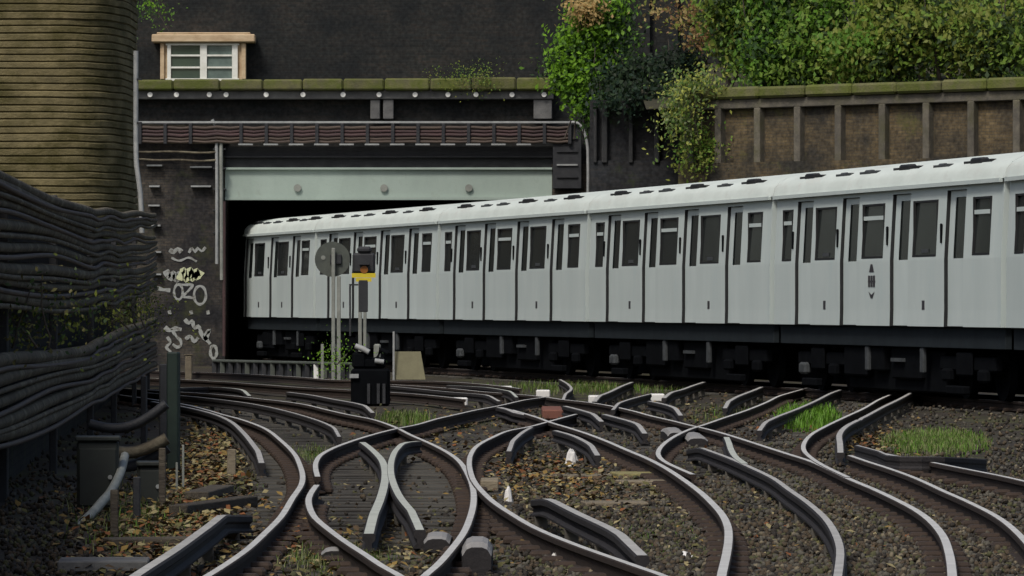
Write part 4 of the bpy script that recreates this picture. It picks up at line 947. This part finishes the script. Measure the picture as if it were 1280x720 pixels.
# boards lying about
def plank(px, py, w, l, rz, label, mat=plank_m, name='timber_board', h=.05, z=-.17, tilt=0):
    x, y = unp(px, py, z); o = MB().box(-l / 2, l / 2, -w / 2, w / 2, 0, h, 0, .008).build(name, mat, None, (x, y, z), (tilt, 0, rz)); return tag(o, label, 'board')
plank(768, 634, .5, .55, .08, 'pale buff board lying across the gravel behind the long dark conductor rail')
plank(262, 624, .22, 1.8, 1.5, 'greenish-grey board sloping beside the leaves at the lower left', dark_plank, h=.1)
plank(268, 640, .16, 2.2, 1.35, 'narrow dark board parallel to the grey conductor rail at the lower left', dark_plank, h=.1)
plank(795, 598, .7, .45, .1, 'yellowish slatted board beside the gravel track', M('yellowed_board', (.28, .25, .10), (.17, .15, .07), scale=6, bump=.4), h=.06)
plank(805, 608, .4, .5, .15, 'second yellowish board just in front of the slatted one', plank_m, h=.06)
plank(612, 612, .9, .17, .0, 'small buff board beside the meeting of two rails', plank_m, h=.10)
plank(200, 682, .3, .8, .3, 'mouldering plank in the leaves at the lower left', dark_plank, h=.06)
plank(722, 598, .5, .7, -.05, 'long thin weathered board across the leaf-strewn bed', plank_m, h=.04)
plank(130, 712, .6, .6, .05, 'grey paving slab in the lower left corner', grey_stone, name='paving_slab', h=.07)
def stake_board(px, pyb, pyt, w, label):
    x, y = unp(px, pyb, -.19); h = za(pyt, y) + .2
    return tag(MB().box(-w / 2, w / 2, 0, .06, 0, h, 0, .01).build('upright_board', plank_m, None, (x, y, -.2), (-.12, .03, .1)), label, 'board')
stake_board(289, 600, 561, .09, 'upright weathered board at the edge of the leaf heap')
# slabs of pale litter
def litter_thing(px, py, w, h, label, seed):
    x, y = unp(px, py, -.17); r = random.Random(seed); mb = MB(); n = 9; vs = []
    for j, (zz, k) in enumerate(((0, 1), (.35, .95), (.75, .6), (1, .25))):
        for i in range(n):
            a = 2 * math.pi * i / n; q = k * r.uniform(.8, 1.2); vs.append((math.cos(a) * w / 2 * q, math.sin(a) * w / 2 * q, zz * h * r.uniform(.85, 1.1)))
    fs = [tuple(range(n - 1, -1, -1)), tuple(range(3 * n, 4 * n))]
    for j in range(3):
        for i in range(n): q = (i + 1) % n; fs.append((j * n + i, j * n + q, (j + 1) * n + q, (j + 1) * n + i))
    mb.add(vs, fs); return tag(mb.build('litter_bag', litter_white, None, (x, y, -.185)), label, 'litter', 'pieces of white litter on the tracks')
litter_thing(714, 581, .14, .19, 'upright white litter bag in the middle of the leaf-strewn bed', 1)
litter_thing(635, 627, .08, .15, 'narrow white scrap beside the small buff board', 2)
litter_thing(693, 704, .09, .08, 'white scrap at the bottom beside the long curving rail', 3)
litter_thing(856, 697, .15, .06, 'flat white scrap in the gravel left of the sharp right-hand bend', 4)
litter_thing(706, 629, .07, .03, 'small flat white scrap behind the long conductor rail', 5)
# white track blocks along the weeds
for px, py, lab in ((679, 491, 'white block at the left of the weeds'), (745, 498, 'white block in the middle of the weeds'), (822, 496, 'white block at the right of the weeds near the train'), (632, 486, 'white block on the far rail left of the weeds'), (575, 501, 'white block on the rail right of the buff board')):
    x, y = unp(px, py, -.05); tag(MB().box(-.13, .13, 0, .5, 0, .14, 0, .02).build('marker_block', litter_white, None, (x, y, -.14)), lab, 'block', 'white blocks among the far rails')

# ------------------------------------------------------------------ signals, point machine, board, low fence
def X_(px, Y): return xa(px, Y)
Ys = 112.0
s1 = thing('disc_signal', (xa(421, Ys), Ys, -.2), 'round grey disc signal on a tall grey post in front of the train', 'signal')
zz = lambda py: za(py, Ys) + .2
mb = MB(); mb.box(-.115, -.035, -.04, .04, 0, zz(310), 0, .01); mb.build('post', pole_m, s1)
mb = MB(); mb.box(.0, .085, .0, .07, 0, zz(345), 0, .01); mb.build('post', pole_m, s1)
MB().cyl((-.1, .1, zz(324)), (-.1, .17, zz(324)), .385, 36).build('disc', disc_m, s1)
MB().box(-.15, .10, .04, .1, zz(330), zz(318), 0, .01).build('bracket', dark_iron, s1); MB().cyl((-.3, .09, zz(322)), (-.3, .1, zz(322)), .05, 12).build('bolt', pole_m, s1)
MB().box(-.16, .16, -.12, .14, 0, .12, 0, .02).build('base', dark_iron, s1)
MB().box(-.35, -.29, .05, .11, 0, zz(300 + 130), 0).build('side_stay', pole_m, s1)
s2 = thing('lamp_signal', (xa(453, Ys), Ys, -.2), 'dark lamp signal with a bright yellow plate beneath it, right of the disc signal', 'signal')
MB().box(-.09, -.01, -.04, .04, 0, zz(352), 0, .01).build('post', pole_m, s2); MB().box(.02, .09, -.04, .04, 0, zz(352), 0, .01).build('post', pole_m, s2)
mb = MB(); mb.box(-.08, .12, -.05, .05, zz(390), zz(350), 0, .01); mb.build('sleeve', dark_iron, s2)
mb = MB(); mb.box(-.22, .28, .02, .26, zz(342), zz(316), 0, .05); mb.box(-.12, .2, .0, .24, zz(316.5), zz(308), 0, .05); mb.build('lamp_housing', dark_iron, s2)
MB().cyl((.04, -.05, zz(337)), (.04, .02, zz(337)), .085, 16).build('lens', orange_lamp, s2); MB().box(-.07, .15, -.12, .02, zz(331), zz(329.5)).build('visor', dark_iron, s2)
mb = MB(); mb.box(-.23, .29, -.04, -.02, zz(347), zz(341.5)); mb.box(-.14, .2, -.045, -.02, zz(352), zz(347.5)); mb.build('plate', yellow_m, s2)
MB().box(-.26, -.06, -.02, .03, zz(357), zz(355)).build('step', dark_iron, s2); MB().box(-.29, -.25, -.02, .03, zz(420), zz(355)).build('side_stay', dark_iron, s2)
MB().box(-.16, .18, -.12, .14, 0, .12, 0, .02).build('base', dark_iron, s2); MB().box(.25, .40, -.1, .1, 0, zz(430), 0, .03).build('junction_box', pole_m, s2)
x, y = unp(463, 507, -.19)
pm = thing('point_machine', (x, y, -.2), 'bulky black point machine with pale metal parts on top, standing between the far rails', 'machine')
mb = MB(); mb.box(-.34, .34, -.2, .4, 0, .66, 0, .04); mb.build('casing', under_dark, pm)
mb = MB(); mb.box(-.20, .26, -.1, .3, .655, .86, 0, .05); mb.box(-.32, -.06, -.12, .2, .655, .96, 0, .05); mb.build('upper_casing', under_dark, pm)
MB().tube([(-.26, -.1, 1.06), (-.15, -.12, 1.02), (-.02, -.14, .95)], .05, 8).build('lever', grey_iron, pm); MB().tube([(.08, -.16, .80), (.24, -.16, .78)], .045, 8).build('lever', grey_iron, pm)
MB().tube([(-.24, -.05, .9), (-.24, -.08, 1.08)], .03, 8).build('crank', dark_iron, pm); MB().tube([(.1, 0, .8), (.18, 0, 1.0), (.30, 0, .93)], .05, 8).build('crank', under_dark, pm)
MB().box(-.36, -.2, -.26, -.2, .5, .57).build('bracket', grey_iron, pm)
for dx in (-.05, .12, .22): MB().box(dx, dx + .05, -.24, -.2, .05, .4).build('rib', dark_iron, pm)
foliage_p = thing('weed_clump', (xa(424, 110), 110, za(450, 110)), 'bright green weeds at the foot of the disc signal', 'weeds')
mb = MB()
for k in range(4): limb(mb, (R.uniform(-.1, .1), 0, -.1), (R.uniform(-.2, .2), 0, .15), .01, .005, .02)
mb.build('stem', bark, foliage_p)
foliage('foliage', [(xa(418, 110), 110, za(447, 110), .16, .15, .12), (xa(428, 110), 110, za(455, 110), .2, .15, .12)], 420, .05, g_bright, foliage_p)
x, y = unp(510, 475, -.19)
nb_ = thing('notice_board', (x, y, -.2), 'buff leaning board on the ground beside the black point machine', 'board')
w2 = .37
MB().add([(-w2, 0, .02), (w2 * 1.12, 0, .02), (w2 * .8, .12, .68), (-w2 * .85, .12, .68), (-w2, .04, .02), (w2 * 1.12, .04, .02), (w2 * .8, .16, .68), (-w2 * .85, .16, .68)], [(0, 1, 2, 3), (5, 4, 7, 6), (3, 2, 6, 7), (1, 5, 6, 2), (4, 0, 3, 7), (4, 5, 1, 0)]).build('panel', board_m, nb_)
MB().box(-.36, -.31, -.06, -.01, 0, 1.15, 0, .008).build('stake', grey_iron, nb_); MB().box(.1, .15, .17, .22, 0, .6).build('strut', dark_iron, nb_)
lf = thing('low_fence', (0, 0, -.2), 'low dark fence of short stubs along the far side of the tracks by the tunnel', 'fence')
P0, P1 = unp(268, 469, -.19), unp(440, 474, -.19)
for k in range(17):
    t = k / 16; x = P0[0] + (P1[0] - P0[0]) * t; y = P0[1] + (P1[1] - P0[1]) * t
    MB().box(x - .06, x + .06, y - .05, y + .05, 0, .34, 0, .01).build('stub', bolt_white if k == 12 else (disc_m if k % 3 == 1 else dark_iron), lf)
a_ = math.atan2(P1[1] - P0[1], P1[0] - P0[0]); L = math.hypot(P1[0] - P0[0], P1[1] - P0[1])
MB().box(0, L, -.07, .07, .34, .41, 0, .02).build('top_rail', disc_m, lf, (P0[0], P0[1], 0), (0, 0, a_)); MB().box(0, L, .06, .1, .02, .33).build('back_plate', dark_iron, lf, (P0[0], P0[1], 0), (0, 0, a_))
